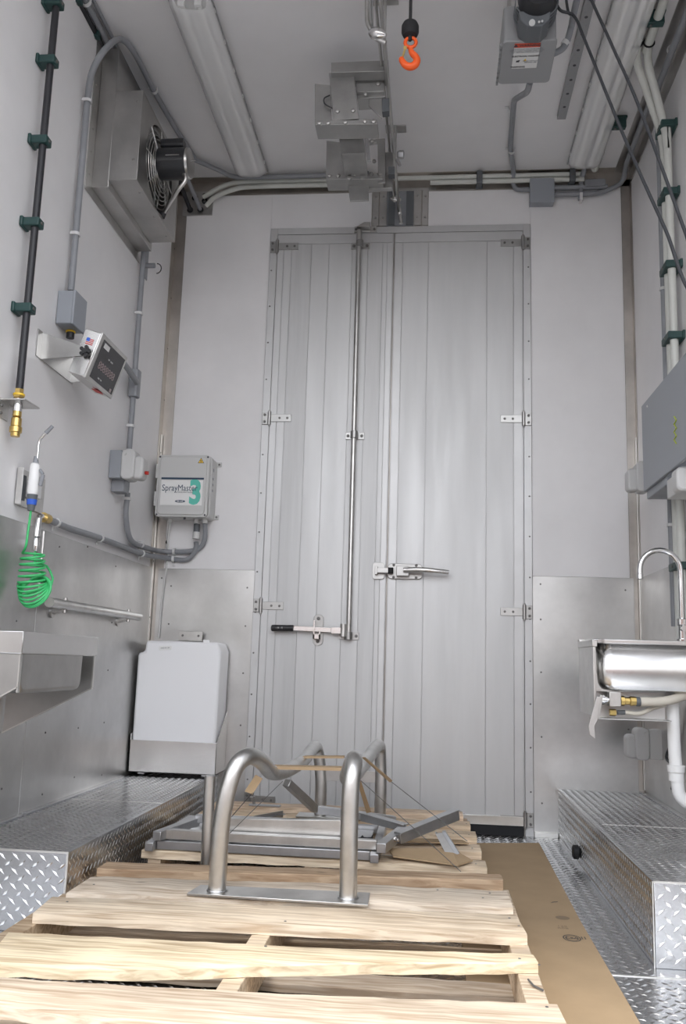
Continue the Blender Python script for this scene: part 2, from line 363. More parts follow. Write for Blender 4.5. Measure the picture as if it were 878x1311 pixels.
lv = part(MB().strut((.74, RY-.012, zl+.004), (.99, RY-.006, zl-.002), .010, .024).bb((.925, RY-.022, zl-.018), (.975, RY-.004, zl+.014)), 'lever', 'mirror_steel', d1, .002)
part(MB().tube([(.63, RY-.012, zl+.002), (.634, RY-.012, zl+.002), (.74, RY-.012, zl+.004)], [.009, .0155, .0155], 14), 'grip', 'black_plastic', lv)
text('- H - S', .013, 'label_white', 'lettering', lv, (.672, RY-.0285, zl+.003), (1, 0, 0), (0, 0, 1))
part(MB().cyl((.984, RY-.012, zl-.03), (.984, RY-.012, zl+.03), .016, 14), 'pivot', 'tube_steel', lv)
cs = part(MB().rbox((.857, D-.026, zl), (.05, .010, .15), .022, 1), 'lever_catch', 'carriage_steel', d1, .001)
part(MB().bb((.838, D-.075, zl-.045), (.846, D-.024, zl+.045)).bb((.866, D-.075, zl-.045), (.874, D-.024, zl-.005)).bb((.838, D-.075, zl-.045), (.874, D-.068, zl-.022)), 'catch_hook', 'mirror_steel', cs, .001)
part(MB().lathe((.857, D-.031, zl+.055), (0, -1, 0), [(0, .009), (.005, .008), (.006, 0)], 10).lathe((.857, D-.031, zl-.055), (0, -1, 0), [(0, .009), (.005, .008), (.006, 0)], 10), 'bolt_head', 'rivet', cs)
# pull latch on the right leaf
zz = 1.215; y = D-.03
la = part(MB().rbox((1.275, y, zz), (.17, .016, .075), .02, 1).bb((1.235, y-.045, zz-.026), (1.295, y, zz+.022)), 'latch_body', 'carriage_steel', d2, .002)
part(MB().tube(catmull([(1.27, y-.05, zz+.002), (1.34, y-.062, zz+.004), (1.42, y-.064, zz), (1.486, y-.050, zz-.004)], 5), [.013]*10 + [.011]*6, 12), 'pull_handle', 'mirror_steel', la)
mb = MB()
for dx, dz in ((-.06, .03), (-.06, -.03), (.05, .03), (.05, -.03)): mb.lathe((1.28+dx, y-.008, zz+dz), (0, -1, 0), [(0, .007), (.004, .006), (.005, 0)], 10)
part(mb, 'bolt_head', 'rivet', la)
st = part(MB().rbox((1.145, y+.001, zz), (.06, .012, .082), .015, 1).bb((1.130, y-.04, zz-.02), (1.142, y, zz+.02)).bb((1.14, y-.038, zz-.012), (1.20, y-.022, zz+.012)), 'latch_strike', 'carriage_steel', d1, .001)
part(MB().cyl((1.205, y-.03, zz-.014), (1.205, y-.03, zz+.014), .014, 12), 'roller', 'rubber', st)

# ================================================================== TREAD PLATE
def treads(o, ux, vx, nx, u0, u1, v0, v1, par, p=.040, L=.033, w_=.0082, h=.0020):
    mb = MB(); o, ux, vx, nx = V(o), V(ux), V(vx), V(nx); i = 0; s = p/2
    a = math.ceil(u0/s); 
    for iu in range(math.ceil((u0+.008)/s), int((u1-.008)/s)+1):
        for iv in range(math.ceil((v0+.008)/s), int((v1-.008)/s)+1):
            if (iu+iv) % 2: continue
            c = o + ux*iu*s + vx*iv*s; k = 1 if iu % 2 else -1
            d = (ux*.75 + vx*k*.66).normalized(); e = nx.cross(d)
            mb.add([c-d*L/2, c-e*w_/2, c+d*L/2, c+e*w_/2, c-d*L*.27+nx*h, c+d*L*.27+nx*h],
                   [(0,1,4), (1,5,4), (1,2,5), (2,3,5), (3,4,5), (3,0,4)])
    return part(mb, 'tread_pattern', 'tread', par, kind='stuff', ang=20)
treads((0,0,0), (1,0,0), (0,1,0), (0,0,1), 0, W, 1.75, 2.48, fl)
treads((0,0,0), (1,0,0), (0,1,0), (0,0,1), .41, 2.0, 2.49, D-.03, fl)
part(MB().bb((1.5, 2.482, 0), (W, 2.488, .002)), 'weld_line', 'bright_trim', fl)
HP = .217
def step(label, x0, x1, y0, inner, y1=D-.003):
    t = thing('step_platform', label, 'platform', ((x0+x1)/2, y0, 0), 'tread plate platforms along both walls')
    body = part(MB().bb((x0, y0, 0), (x1, y1, HP)), 'body', 'plate', t, .002)
    xi = x1 if inner > 0 else x0
    treads((0, 0, HP), (1,0,0), (0,1,0), (0,0,1), x0, x1, y0, y1, body, .031, .026, .0068, .0014)
    treads((xi, 0, 0), (0,1,0), (0,0,1), (inner,0,0), y0, y1, 0, HP, body, .031, .026, .0068, .0014)
    treads((0, y0, 0), (1,0,0), (0,0,1), (0,-1,0), x0, x1, 0, HP, body)
    part(MB().bb((x0, y0-.001, HP-.004), (x1, y0+.004, HP+.0015)).bb((xi-.004, y0-.0015, 0), (xi+.0015*inner, y0+.004, HP)), 'edge_weld', 'bright_trim', t)
    xs = x0+.012 if inner > 0 else x1-.012
    part(MB().bb((xs-.012, y0, HP), (xs+.012, y1, HP+.006)), 'wall_flange', 'plate', t, .001)
    part(MB().bb((x0+.03, 3.42, HP), (x1, 3.424, HP+.0012)), 'sheet_joint', 'bright_trim', t)
    return t
stL = step('low diamond tread plate platform along the left wall under the steel tray', 0.004, .394, 2.526, 1)
stR = step('low diamond tread plate platform along the right wall below the hand sink', 2.003, W-.006, 2.559, -1)
b_ = MB().lathe((2.001, 3.747, .055), (-1, 0, 0), [(0, .020), (.004, .027), (.022, .027), (.026, .020), (.027, 0)], 18)
single(b_, 'rubber_bumper', 'rubber', 'round black rubber bumper on the side of the right tread plate platform', 'bumper')

# ================================================================== PALLETS
def board(name, back, front, zt, th, par, col, seed=0, wob=.002, bev=.003):
    """board from a back and a front edge polyline (world x,y), top at zt"""
    rnd = random.Random(seed); n = 26; mb = MB()
    def at(pl, u):
        x = pl[0][0] + (pl[-1][0]-pl[0][0])*u
        for a, b in zip(pl, pl[1:]):
            if a[0] <= x <= b[0]+1e-9: k = (x-a[0])/max(b[0]-a[0], 1e-9); return V((x, a[1]+(b[1]-a[1])*k, 0))
        return V((x, pl[-1][1], 0))
    vs = []
    for i in range(n+1):
        u = i/n; b, f = at(back, u), at(front, u); w1, w2, w3 = (rnd.uniform(-wob, wob) for _ in range(3))
        c = .0025
        for q, dz in ((b, -th), (b, -c), (b+(f-b)*.04, 0), (b+(f-b)*.5, .0004*math.sin(i)), (f+(b-f)*.04, 0), (f, -c), (f, -th)):
            p = q.copy(); k = w1 if q is b else (w2 if q is f else 0); p.y += k; p.z = zt + dz + (w3*.5 if dz > -th else w1*.8)
            vs.append(p)
    fs = [(i*7+k, (i+1)*7+k, (i+1)*7+(k+1) % 7, i*7+(k+1) % 7) for i in range(n) for k in range(7)]
    fs += [tuple(range(7)), tuple(range(n*7+6, n*7-1, -1))]
    mb.add(vs, fs); o = part(mb, name, 'pine', par, ang=30); o.color = (*col, 1); return o
def px2(pts, z):
    q = [tuple(ray(x, y, 'z', z)[:2]) for x, y in pts]
    return [(max(a, .398), b) if b > 2.5 else (a, b) for a, b in q]
def nails(par, pts, z, mt='rivet'):
    mb = MB()
    for x, y in pts: mb.lathe((x, y, z), (0, 0, 1), [(0, .0035), (.0008, .003), (.001, 0)], 7)
    part(mb, 'nail_head', mt, par, kind='stuff')
PZ = .130
pf = thing('wooden_pallet', 'near pale pine pallet carrying the front plate of the bent tube cradle', 'pallet', (1.0, 2.3, 0), 'pine pallets on the floor')
board('deck_board', px2([(138, 1103), (400, 1111), (641, 1119)], PZ+.008), px2([(124, 1112), (440, 1121), (644, 1127)], PZ+.008), PZ+.008, .034, pf, (.66, .55, .44), 1)
board('deck_board', px2([(118, 1121), (440, 1131), (648, 1140)], PZ), px2([(84, 1143), (440, 1155), (657, 1162)], PZ), PZ, .022, pf, (.98, .97, .95), 2, .004)
board('deck_board', px2([(68, 1147), (440, 1162), (659, 1170)], PZ), px2([(42, 1169), (440, 1189), (675, 1197)], PZ), PZ, .024, pf, (1.02, .98, .9), 3)
board('deck_board', px2([(12, 1192), (440, 1214), (682, 1221)], PZ), px2([(-22, 1234), (160, 1241), (440, 1233), (689, 1232)], PZ), PZ, .024, pf, (1.08, 1.04, .88), 4)
board('deck_board', px2([(-30, 1249), (330, 1269), (712, 1284)], PZ), px2([(-60, 1278), (250, 1322), (745, 1352)], PZ), PZ, .024, pf, (1.0, .95, .88), 5)
board('deck_board', [(.37, 1.52), (1.65, 1.53)], [(.37, 1.40), (1.65, 1.41)], PZ, .022, pf, (.8, .75, .7), 6)
for xs, c in (((.385, .435), (.78, .68, .55)), ((.975, 1.02), (.95, .9, .8)), ((1.602, 1.648), (.98, .93, .85))):
    mb = MB().bb((xs[0], 1.42, .022), (xs[1], 2.86, PZ-.0245)); o = part(mb, 'stringer', 'pine', pf, .002); o.color = (*c, 1)
for k, y in enumerate((1.50, 1.80, 1.98, 2.20, 2.46, 2.74)): board('bottom_board', [(.38, y+.10), (1.65, y+.10)], [(.38, y), (1.65, y)], .024, .019, pf, ((.7, .68, .66), (.72, .7, .66), (.95, .9, .82), (.66, .64, .62), (.9, .85, .78), (.8, .7, .6))[k], 20+k)
nails(pf, px2([(627, 1144), (618, 1150), (652, 1176), (664, 1186), (690, 1236), (665, 1228), (700, 1290), (340, 1212), (120, 1133), (86, 1155), (345, 1149), (365, 1180), (560, 1140), (612, 1124), (330, 1119)], PZ), PZ+.0012)
# nail and pulled staple on the right stringer top
a, b, c = (ray(x, y, 'z', PZ-.02) for x, y in ((676, 1254), (683, 1262), (695, 1268)))
part(MB().tube([a, b, c], .0022, 6), 'bent_nail', 'rivet', pf)
prr = thing('wooden_pallet', 'far pine pallet against the doors under the stacked square tube frames', 'pallet', (1.05, 3.6, 0), 'pine pallets on the floor')
for k, (yf, yb, xr, c) in enumerate(((3.02, 3.13, 1.594, (1.0, .95, .85)), (3.26, 3.39, 1.590, (1.02, .96, .86)), (3.52, 3.65, 1.588, (1.05, .98, .86)), (3.76, 3.87, 1.575, (1.0, .92, .8)), (4.0, 4.12, 1.555, (1.05, .95, .85)))):
    board('deck_board', [(.45, yb), (xr, yb+.01)], [(.45, yf), (xr, yf+.01)], PZ, .026, prr, c, 40+k)
for xs in ((.47, .515), (1.0, 1.045), (1.53, 1.575)):
    o = part(MB().bb((xs[0], 3.03, .022), (xs[1], 4.11, PZ-.0265)), 'stringer', 'pine', prr, .002); o.color = (.9, .82, .72, 1)
for k, y in enumerate((3.03, 3.5, 4.01)): board('bottom_board', [(.46, y+.1), (1.58, y+.1)], [(.46, y), (1.58, y)], .024, .019, prr, (.8, .75, .68), 60+k)
nails(prr, [(x, y) for x in (1.5, 1.56) for y in (3.07, 3.32, 3.58, 3.81, 4.06)], PZ+.0012)

# cardboard sheet on the floor, with its printed marks
cbp = [V((1.60, 4.10, .0035)), ray(690, 1079, 'z', .0035), V((1.875, 2.95, .0035)), ray(820, 1311, 'z', .0035), V((1.865, 1.7, .0035)), V((1.50, 1.7, .0035)), V((1.50, 2.9, .0035)), V((1.585, 3.2, .0035))]
for p in cbp: p.z = .0006
cb = single(MB().prism(cbp, (0, 0, .0026)), 'cardboard_sheet', 'cardboard', 'long brown cardboard sheet on the floor right of the pallets', 'cardboard')
ORG[cb.name] = cb.location.copy()
def ringmark(c, rx, ry, th=.003, n=28, z=.0036):
    mb = MB(); vs = []
    for k in range(n):
        a = 2*PI*k/n
        for q in (1, 1-th/rx): vs.append(V((c[0]+rx*q*math.cos(a), c[1]+ry*q*math.sin(a), z)))
    mb.add(vs, [(2*k, 2*k+1, (2*k+3) % (2*n), (2*k+2) % (2*n)) for k in range(n)]); return mb
c = ray(732, 1201, 'z', .0036); mb = ringmark(c, .026, .034, .004); m2 = ringmark(c, .019, .025, .003); mb.add(m2.v, m2.f)
part(mb, 'printed_mark', 'card_print', cb)
text('CBA', .022, 'card_print', 'lettering', cb, (c.x, c.y, .0036), (1, 0, 0), (0, 1, 0), .0001, .8, .0006)
text('II', .036, 'card_print', 'lettering', cb, (c.x+.034, c.y+.006, .0036), (1, 0, 0), (0, 1, 0), .0001)
c = ray(720, 1175, 'z', .0036); mb = MB(); n = 24
mb.add([V((c.x+.022*math.cos(2*PI*k/n), c.y+.022*math.sin(2*PI*k/n), .0036)) for k in range(n)], [list(range(n))]); part(mb, 'printed_mark', 'card_print_faint', cb)
c = ray(720, 1187, 'z', .0036); text('120\nR0B', .020, 'card_print_faint', 'lettering', cb, (c.x, c.y, .0036), (1, 0, 0), (0, 1, 0), .0001)
c = ray(709, 1155, 'z', .0036); part(MB().add([V((c.x-.014, c.y-.012, .0036)), V((c.x+.012, c.y+.004, .0036)), V((c.x+.016, c.y+.014, .0036)), V((c.x-.004, c.y+.004, .0036))], [(0,1,2,3)]), 'scuff_mark', 'card_print', cb)

# ================================================================== BENT TUBE CRADLE
ct = thing('tube_cradle', 'bent round steel tube cradle with two dipping rails standing on the near pallet', 'cradle', (1.0, 2.53, PZ))
part(MB().prism([(.752, 2.485, PZ+.0015), (1.246, 2.475, PZ+.0015), (1.243, 2.60, PZ+.0015), (.765, 2.58, PZ+.0015)], (0, 0, .007)), 'base_plate', 'tube_steel', ct, .001)
part(MB().bb((.86, 3.76, PZ+.002), (1.27, 3.86, PZ+.008)), 'base_plate', 'tube_steel', ct, .001)
yq = 3.80
def AYv(px, py, y): return AY(px, py, y)
pL = [(.824, 2.532, PZ+.008), AY(283, 1060, 2.532), AY(292, 1010, 2.535), AY(303, 980, 2.55), AY(320, 968, 2.60), AY(336, 976, 2.75), AY(348, 989, 2.98), AY(366, 987, 3.2), AY(388, 974, 3.5), AY(399, 960, 3.68), AY(405, 957, 3.79), AY(409, 975, 3.81), AY(411, 1005, 3.81), (.955, 3.81, PZ+.008)]
pR = [(1.188, 2.53, PZ+.008), AY(447, 1060, 2.53), AY(449, 1010, 2.53), AY(452, 984, 2.545), AY(453, 972, 2.60), AY(448, 984, 2.75), AY(444, 996, 3.0), AY(452, 995, 3.2), AY(470, 972, 3.5), AY(481, 957, 3.68), AY(486, 956, 3.79), AY(487, 975, 3.81), AY(487.5, 1005, 3.81), (1.205, 3.81, PZ+.008)]
for p in (pL, pR): part(MB().tube(catmull(p, 6), .0245, 20), 'rail_tube', 'tube_steel', ct, ang=60)
part(MB().strut((.955, 3.81, .30), (1.2, 3.81, .30), .012, .045), 'cross_bar', 'tube_steel', ct, .001)
for x in (.824, 1.188):  # weld beads
    part(MB().tube([(x+.0265*math.cos(a), 2.532+.0265*math.sin(a), PZ+.0095) for a in [2*PI*k/20 for k in range(20)]], .0025, 6, closed=True), 'weld', 'frame_steel', ct)

# square tube frames stacked on the far pallet
def sq(mb, a, b, s=.03, up=(0, 0, 1)): return mb.strut(a, b, s, s, up)
def openend(par, p, d, s=.026):   # hollow end
    p, d = V(p), V(d).normalized(); part(MB().strut(p, p+d*.0015, s*.8, s*.8), 'tube_mouth', 'frame_steel', par)
fb = thing('tube_rack', 'lower of two flat square tube frames stacked on the far pallet', 'rack', (.86, 3.3, PZ), 'square tube frames')
z1 = PZ+.004+.014
part(sq(MB(), (.50, 3.035, z1), (1.215, 3.035, z1), .028), 'cross_tube', 'frame_steel', fb, .002)
part(sq(MB(), (.50, 3.50, z1), (1.215, 3.50, z1), .028), 'cross_tube', 'frame_steel', fb, .002)
part(sq(MB(), (.485, 2.985, z1), (.485, 3.52, z1), .028), 'side_tube', 'frame_steel', fb, .002)
part(sq(MB(), (1.231, 2.985, z1), (1.231, 3.52, z1), .028), 'side_tube', 'frame_steel', fb, .002)
part(MB().bb((.52, 3.05, z1-.004), (1.2, 3.48, z1)), 'web_sheet', 'frame_steel', fb)
for x in (.485, 1.231): openend(fb, (x, 2.985, z1), (0, -1, 0), .028)
fu = thing('tube_rack', 'upper flat square tube frame with raised arms, lying on the lower frame', 'rack', (.87, 3.3, z1+.014), 'square tube frames')
z2 = z1+.014+.018
part(sq(MB(), (.52, 3.05, z2), (1.235, 3.05, z2), .030), 'cross_tube', 'tube_steel', fu, .002)
part(sq(MB(), (.505, 3.0, z2), (.56, 3.30, z2), .030), 'side_tube', 'frame_steel', fu, .002)
part(sq(MB(), (1.252, 2.99, z2), (1.31, 3.27, z2+.005), .032), 'side_tube', 'frame_steel', fu, .002)
part(sq(MB(), (.56, 3.29, z2+.012), (.92, 3.29, z2+.012), .028), 'cross_tube', 'frame_steel', fu, .002)
for x in (.505,): openend(fu, (x, 3.0, z2), (-.18, -1, 0), .03)
openend(fu, (1.252, 2.99, z2), (-.2, -1, 0), .032)
# box beam between the front legs
part(MB().prism([AY(292, 1048, 3.08), AY(436, 1050, 3.08), AY(436, 1072, 3.08), AY(293, 1069, 3.08)], (0, .03, 0)), 'box_beam', 'tube_steel', fu, .002)
part(MB().prism([AY(293, 1073, 3.07), AY(475, 1078, 3.07), AY(475, 1083, 3.07), AY(293, 1079, 3.07)], (0, .05, 0)), 'flat_bar', 'frame_steel', fu, .001)
# raised arm right: channel rising to the back right
a, b = V((1.30, 3.14, .185)), AY(584, 1043, 3.35)
part(MB().strut(a, b, .03, .034).strut(a+V((0, 0, .018)), b+V((0, 0, .018)), .036, .004), 'raised_arm', 'frame_steel', fu, .001)
part(MB().lathe((1.292, 3.10, .19), (.7, -1, 0), [(0, .009), (.006, .009), (.007, .006), (.02, .005), (.021, 0)], 8), 'bolt', 'mirror_steel', fu)
# bent arm at the back
p = [AY(367, 1002, 3.35), AY(404, 1036, 3.5), AY(505, 1050, 3.62)]
part(MB().strut(p[0], p[1], .03, .028), 'bent_arm', 'tube_steel', fu, .002)
part(MB().strut(p[1], p[2], .03, .03), 'bent_arm', 'frame_steel', fu, .002)
ch = MB().strut(AY(462, 1040, 3.45), AY(520, 1056, 3.35), .04, .004).strut(AY(462, 1046, 3.45), AY(520, 1060, 3.35), .004, .03)
part(ch, 'channel', 'frame_steel', fu, .001)
single(MB().strut(AY(325, 1049, 3.5), AY(362, 1042, 3.62), .03, .003).strut(AY(325, 1049, 3.5), AY(362, 1042, 3.62), .003, .026), 'angle_offcut', 'frame_steel', 'short dark steel angle offcut lying left behind the box beam', 'angle')
lg = thing('steel_channel', 'short bright steel channel leaning at the right end of the far pallet', 'channel', (1.44, 3.05, .13))
part(MB().prism([AY(557, 1067, 3.16), AY(566, 1066, 3.16), AY(583, 1094, 3.10), AY(572, 1096, 3.10)], (0, .005, 0)), 'web', 'tube_steel', lg, .001)
part(MB().prism([AY(566, 1066, 3.16), AY(570, 1065, 3.16), AY(588, 1093, 3.10), AY(583, 1094, 3.10)], (0, .03, 0)), 'flange', 'frame_steel', lg)
part(MB().prism([AY(557, 1067, 3.16), AY(559, 1067, 3.16), AY(575, 1096, 3.10), AY(572, 1096, 3.10)], (0, .03, 0)), 'flange', 'frame_steel', lg)
# round post
pp = thing('steel_post', 'slim upright round steel post beside the left cradle leg', 'post', (.69, 2.945, 0))
part(MB().cyl((.692, 2.945, .001), (.688, 2.945, .386), .0185, 20), 'tube', 'tube_steel', pp)
part(MB().cyl((.688, 2.945, .386), (.688, 2.945, .389), .0175, 20), 'cap', 'frame_steel', pp)
# plastic bag scrap and dark rag
def crumple(c, d, seed, n=5):
    rnd = random.Random(seed); vs = []; c = V(c)
    for i in range(n+1):
        for j in range(n+1): vs.append(c+V(((i/n-.5)*d[0], (j/n-.5)*d[1], rnd.uniform(0, d[2]))))
    return MB().add(vs, [(i*(n+1)+j, (i+1)*(n+1)+j, (i+1)*(n+1)+j+1, i*(n+1)+j+1) for i in range(n) for j in range(n)])
cr = crumple((.60, 3.12, z1+.012), (.11, .07, .03), 4); cr.v = [v for v in cr.v]
o = single(cr, 'plastic_scrap', 'bright_white', 'crumpled pale plastic scrap on the left end of the stacked frames', 'scrap'); o.modifiers.new('solid', 'SOLIDIFY').thickness = .002
o = single(crumple((1.17, 3.12, z1+.012), (.09, .09, .035), 9), 'dark_rag', 'rubber', 'dark crumpled rag inside the right end of the stacked frames', 'rag'); o.modifiers.new('solid', 'SOLIDIFY').thickness = .002
# cardboard strips and tie wires over the cradle
def strip(pts, vec, label, mt='cardboard'):
    return single(MB().prism(pts, vec), 'cardboard_strip', mt, label, 'cardboard')
strip([AY(346, 981, 2.98), AY(438, 983, 2.98), AY(438, 987, 2.98), AY(346, 985, 2.98)], (0, .05, 0), 'corrugated cardboard strip lying across the dips of both rails')
strip([AY(384, 968.5, 3.45), AY(440, 968.5, 3.45), AY(440, 971, 3.45), AY(384, 971, 3.45)], (0, .04, 0), 'thin cardboard strip bridging the rails towards the back')
strip([AY(327, 992, 2.75), AY(336, 997, 2.75), AY(323, 1017, 2.72), AY(313, 1013, 2.72)], (0, .004, 0), 'short cardboard strip hanging under the left rail')
strip([AY(457, 1000, 2.95), AY(462, 1000, 2.95), AY(475, 1040, 3.1), AY(469, 1041, 3.1)], (0, .004, 0), 'narrow cardboard strip sloping down behind the right front leg')
strip([AY(463, 970, 3.2), AY(467, 970, 3.2), AY(502, 1000, 3.35), AY(499, 1002, 3.35)], (0, .02, 0), 'cardboard strip slanting down right from the right rail')
strip([(1.22, 3.33, .148), (1.53, 3.42, .136), (1.55, 3.36, .136), (1.24, 3.27, .148)], (0, 0, .004), 'upper flat cardboard piece on the right of the far pallet')
strip([(1.27, 3.13, .150), (1.48, 3.15, .158), (1.55, 3.08, .136), (1.50, 3.00, .136), (1.29, 3.05, .142)], (0, 0, .004), 'lower bent cardboard piece right of the stacked frames')
def wire(name, pts, label): single(MB().tube(pts, .0014, 6), name, 'rivet', label, 'wire')
wire('tie_wire', [AY(323, 1015, 2.72), AY(296, 1046, 2.95)], 'short tie wire from the hanging cardboard strip to the box beam')
wire('tie_wire', [AY(362, 1000, 3.0), AY(255, 1105, 2.97)], 'long tie wire slanting left from the left rail dip')
wire('tie_wire', [AY(501, 1001, 3.35), AY(598, 1077, 3.15)], 'tie wire from the slanting strip to the pallet right end')
wire('tie_wire', [AY(458, 996, 2.95), AY(527, 1058, 3.0), AY(590, 1116, 3.0)], 'tie wire from behind the right front leg down to the channel')
# bolt and plate standing far left
sc_ = thing('screw_foot', 'small screw foot standing behind the left rail on the far pallet', 'foot', tuple(AY(326, 1027, 4.02)))
a = AY(325, 1027, 4.02); a.z = PZ+.004
part(MB().bb((a.x-.02, 4.0, PZ+.001), (a.x+.12, 4.03, PZ+.006)), 'plate', 'frame_steel', sc_)
part(MB().cyl(a, a+V((0, 0, .035)), .006, 8).cyl(a+V((-.012, 0, .02)), a+V((-.012, 0, .032)), .012, 8), 'screw', 'bolt', sc_)

# ================================================================== TANK
yt = 4.135
tk = thing('water_tank', 'white plastic water tank in a stainless tray in the back left corner', 'tank', (.22, 4.24, HP+.008))
a, b = AY(168, 985, yt), AY(277, 992, yt)
x0, x1, zb = .012, .425, .236
tray = MB().bb((x0, yt, zb), (x1, yt+.004, .380)).bb((x0, yt, zb), (x1, D-.006, zb+.004)).bb((x0, yt, zb), (x0+.003, D-.006, .41))
tray.prism([(x1-.004, yt, zb), (x1-.004, yt, .380), (x1-.004, D-.02, .52), (x1-.004, D-.006, .52), (x1-.004, D-.006, zb)], (.004, 0, 0))
part(tray, 'tray', 'mirror_steel', tk, .001)
part(MB().bb((x0+.04, yt+.02, HP+.0085), (x0+.07, D-.02, zb)).bb((x1-.07, yt+.02, HP+.0085), (x1-.04, D-.02, zb)), 'foot', 'frame_steel', tk)
part(MB().prism([(.016, yt+.006, .245), (.416, yt+.006, .245), (.418, yt+.006, .80), (.400, yt+.006, .842), (.055, yt+.006, .842), (.050, yt+.006, .79), (.018, yt+.006, .782)], (0, .185, 0)), 'tank_body', 'tank', tk, .012)
part(MB().bb((.33, yt+.01, .838), (.36, yt+.02, .853)), 'lug', 'tank', tk, .002)
lb = part(MB().box((.150, yt+.0045, .808), (.062, .002, .019), Matrix.Rotation(-.08, 3, 'Y')), 'sticker', 'bright_white', tk)
text('MADE IN USA', .007, 'ink', 'lettering', lb, (.150, yt+.003, .809), (1, 0, .08), (0, 0, 1))
# small bracket plate over the tank
bk = thing('bracket_plate', 'small flat stainless bracket with two screws above the white tank', 'bracket', (.225, D-.03, .85))
part(MB().bb((.165, D-.040, .852), (.285, D-.036, .895)).bb((.165, D-.040, .848), (.285, D-.004, .852)), 'plate', 'tube_steel', bk, .001)
part(MB().lathe((.185, D-.040, .874), (0, -1, 0), [(0, .006), (.003, .004)], 8).lathe((.265, D-.040, .874), (0, -1, 0), [(0, .006), (.003, .004)], 8), 'screw', 'rivet', bk)

# ================================================================== PIPES AND CONDUITS
def strap(par, p, n, d, w_=.012, r=.0135, mt='strap_white'):
    """saddle around a conduit at p; n = away from wall, d = conduit direction"""
    p, n, d = V(p), V(n), V(d).normalized(); s = n.cross(d).normalized(); mb = MB()
    pts = [p + s*r*math.cos(a) + n*r*math.sin(a) for a in [PI*k/8 for k in range(9)]]; pts = [p+s*r-n*r] + pts + [p-s*r-n*r]
    vs = []; 
    for q in pts:
        rr = (q-p).normalized()*.004
        vs += [q-d*w_/2, q+d*w_/2, q+rr+d*w_/2, q+rr-d*w_/2]
    mb.add(vs, [(4*i+k, 4*i+(k+1) % 4, 4*i+4+(k+1) % 4, 4*i+4+k) for i in range(len(pts)-1) for k in range(4)] + [(3,2,1,0), tuple(4*(len(pts)-1)+k for k in range(4))])
    mb.strut(p-s*(r+.018)-n*(r-.003), p-s*r-n*(r-.003), w_, .004, n)
    return part(mb, 'strap', mt, par)
def clip(par, p, n, d, s_=.05, h=.045, mt='clip_green', name='pipe_clip'):
    p, n, d = V(p), V(n), V(d).normalized(); s = n.cross(d).normalized(); mb = MB()
    rot = Matrix((s, d, n)).transposed(); mb.box(p, (s_, .030, h), rot).box(p-n*h*.42, (s_+.012, .036, .012), rot)
    o = part(mb, name, mt, par, .004)
    part(MB().lathe(p+n*h*.5, n, [(0, .006), (.003, .005), (.0035, 0)], 8), 'screw', 'rivet', o); return o
# black air drop pipe with its brass coupler, left wall
xp = .045
P = [ray(74, -25, 'x', xp), WL(48, 265, xp), WL(25, 500, xp)]; yy = sum(p.y for p in P)/3
ap = thing('air_pipe', 'black vertical pipe in green clips ending in a brass coupler, left wall', 'pipe', (xp, yy, P[2].z))
part(MB().cyl((xp, yy, P[2].z), (xp, yy, H-.002), .0125, 14), 'pipe', 'pipe_black', ap)
for px_, py_ in ((71, 3), (70, 87), (58, 185), (45, 286), (32, 393)):
    z = WL(px_, py_, xp).z; clip(ap, (.034, yy, z), (1, 0, 0), (0, 0, 1), .044, .066)
z = P[2].z
part(MB().lathe((xp, yy, z+.004), (0, 0, -1), [(0, .015), (.018, .015), (.020, .018), (.030, .018), (.031, .013), (.040, .013)], 6).lathe((xp, yy, z-.070), (0, 0, -1), [(0, .014), (.018, .0145), (.020, .012), (.026, .0165), (.052, .017), (.055, .020), (.072, .020), (.074, .0155), (.086, .0145)], 18), 'coupler', 'brass', ap)
part(MB().lathe((xp, yy, z-.012), (0, 0, -1), [(0, .019), (.007, .019)], 14), 'yellow_band', 'yellow', ap)
part(MB().cyl((xp, yy, z-.072), (xp, yy, z-.030), .0145, 14), 'collar', 'chrome', ap)
part(MB().bb((.001, yy-.035, z-.042), (.085, yy+.075, z-.037)).bb((.001, yy-.05, z-.10), (.005, yy+.02, z-.037)), 'bracket', 'tube_steel', ap, .001)
part(MB().lathe((.005, yy-.03, z-.06), (1, 0, 0), [(0, .006), (.004, .004)], 8).lathe((.005, yy-.03, z-.085), (1, 0, 0), [(0, .006), (.004, .004)], 8), 'screw', 'rivet', ap)
# two pipes along the left ceiling corner
for k, (xx, z, r, mt, lab, y1) in enumerate(((CE(130, 60, .045).x, H-.045, .015, 'pipe_black', 'black pipe in green clips high along the left ceiling corner', 4.02), (CE(140, 60, .030).x, H-.030, .012, 'pvc_grey', 'grey pipe beside the black one along the left ceiling corner', 3.62))):
    t_ = thing('ceiling_pipe', lab, 'pipe', (xx, 2.4, z), 'pipes along the left ceiling corner')
    part(MB().cyl((xx, 1.2, z), (xx, y1, z), r, 14), 'pipe', mt, t_)
    if k == 0:
        for yc in (2.93, 3.12, 3.9): clip(t_, (xx, yc, z+.006), (0, 0, -1), (0, 1, 0), .046, .052)
    else:
        for yc in (2.96, 3.6): strap(t_, (xx, yc, z), (0, 0, -1), (0, 1, 0), .014, .017)
t_ = single(MB().cyl((CE(150, 60, .008).x, 1.2, H-.010), (CE(150, 60, .008).x, 4.2, H-.010), .008, 10), 'ceiling_cable', 'pvc_grey', 'thin grey cable next to the pipes along the left ceiling corner', 'cable')
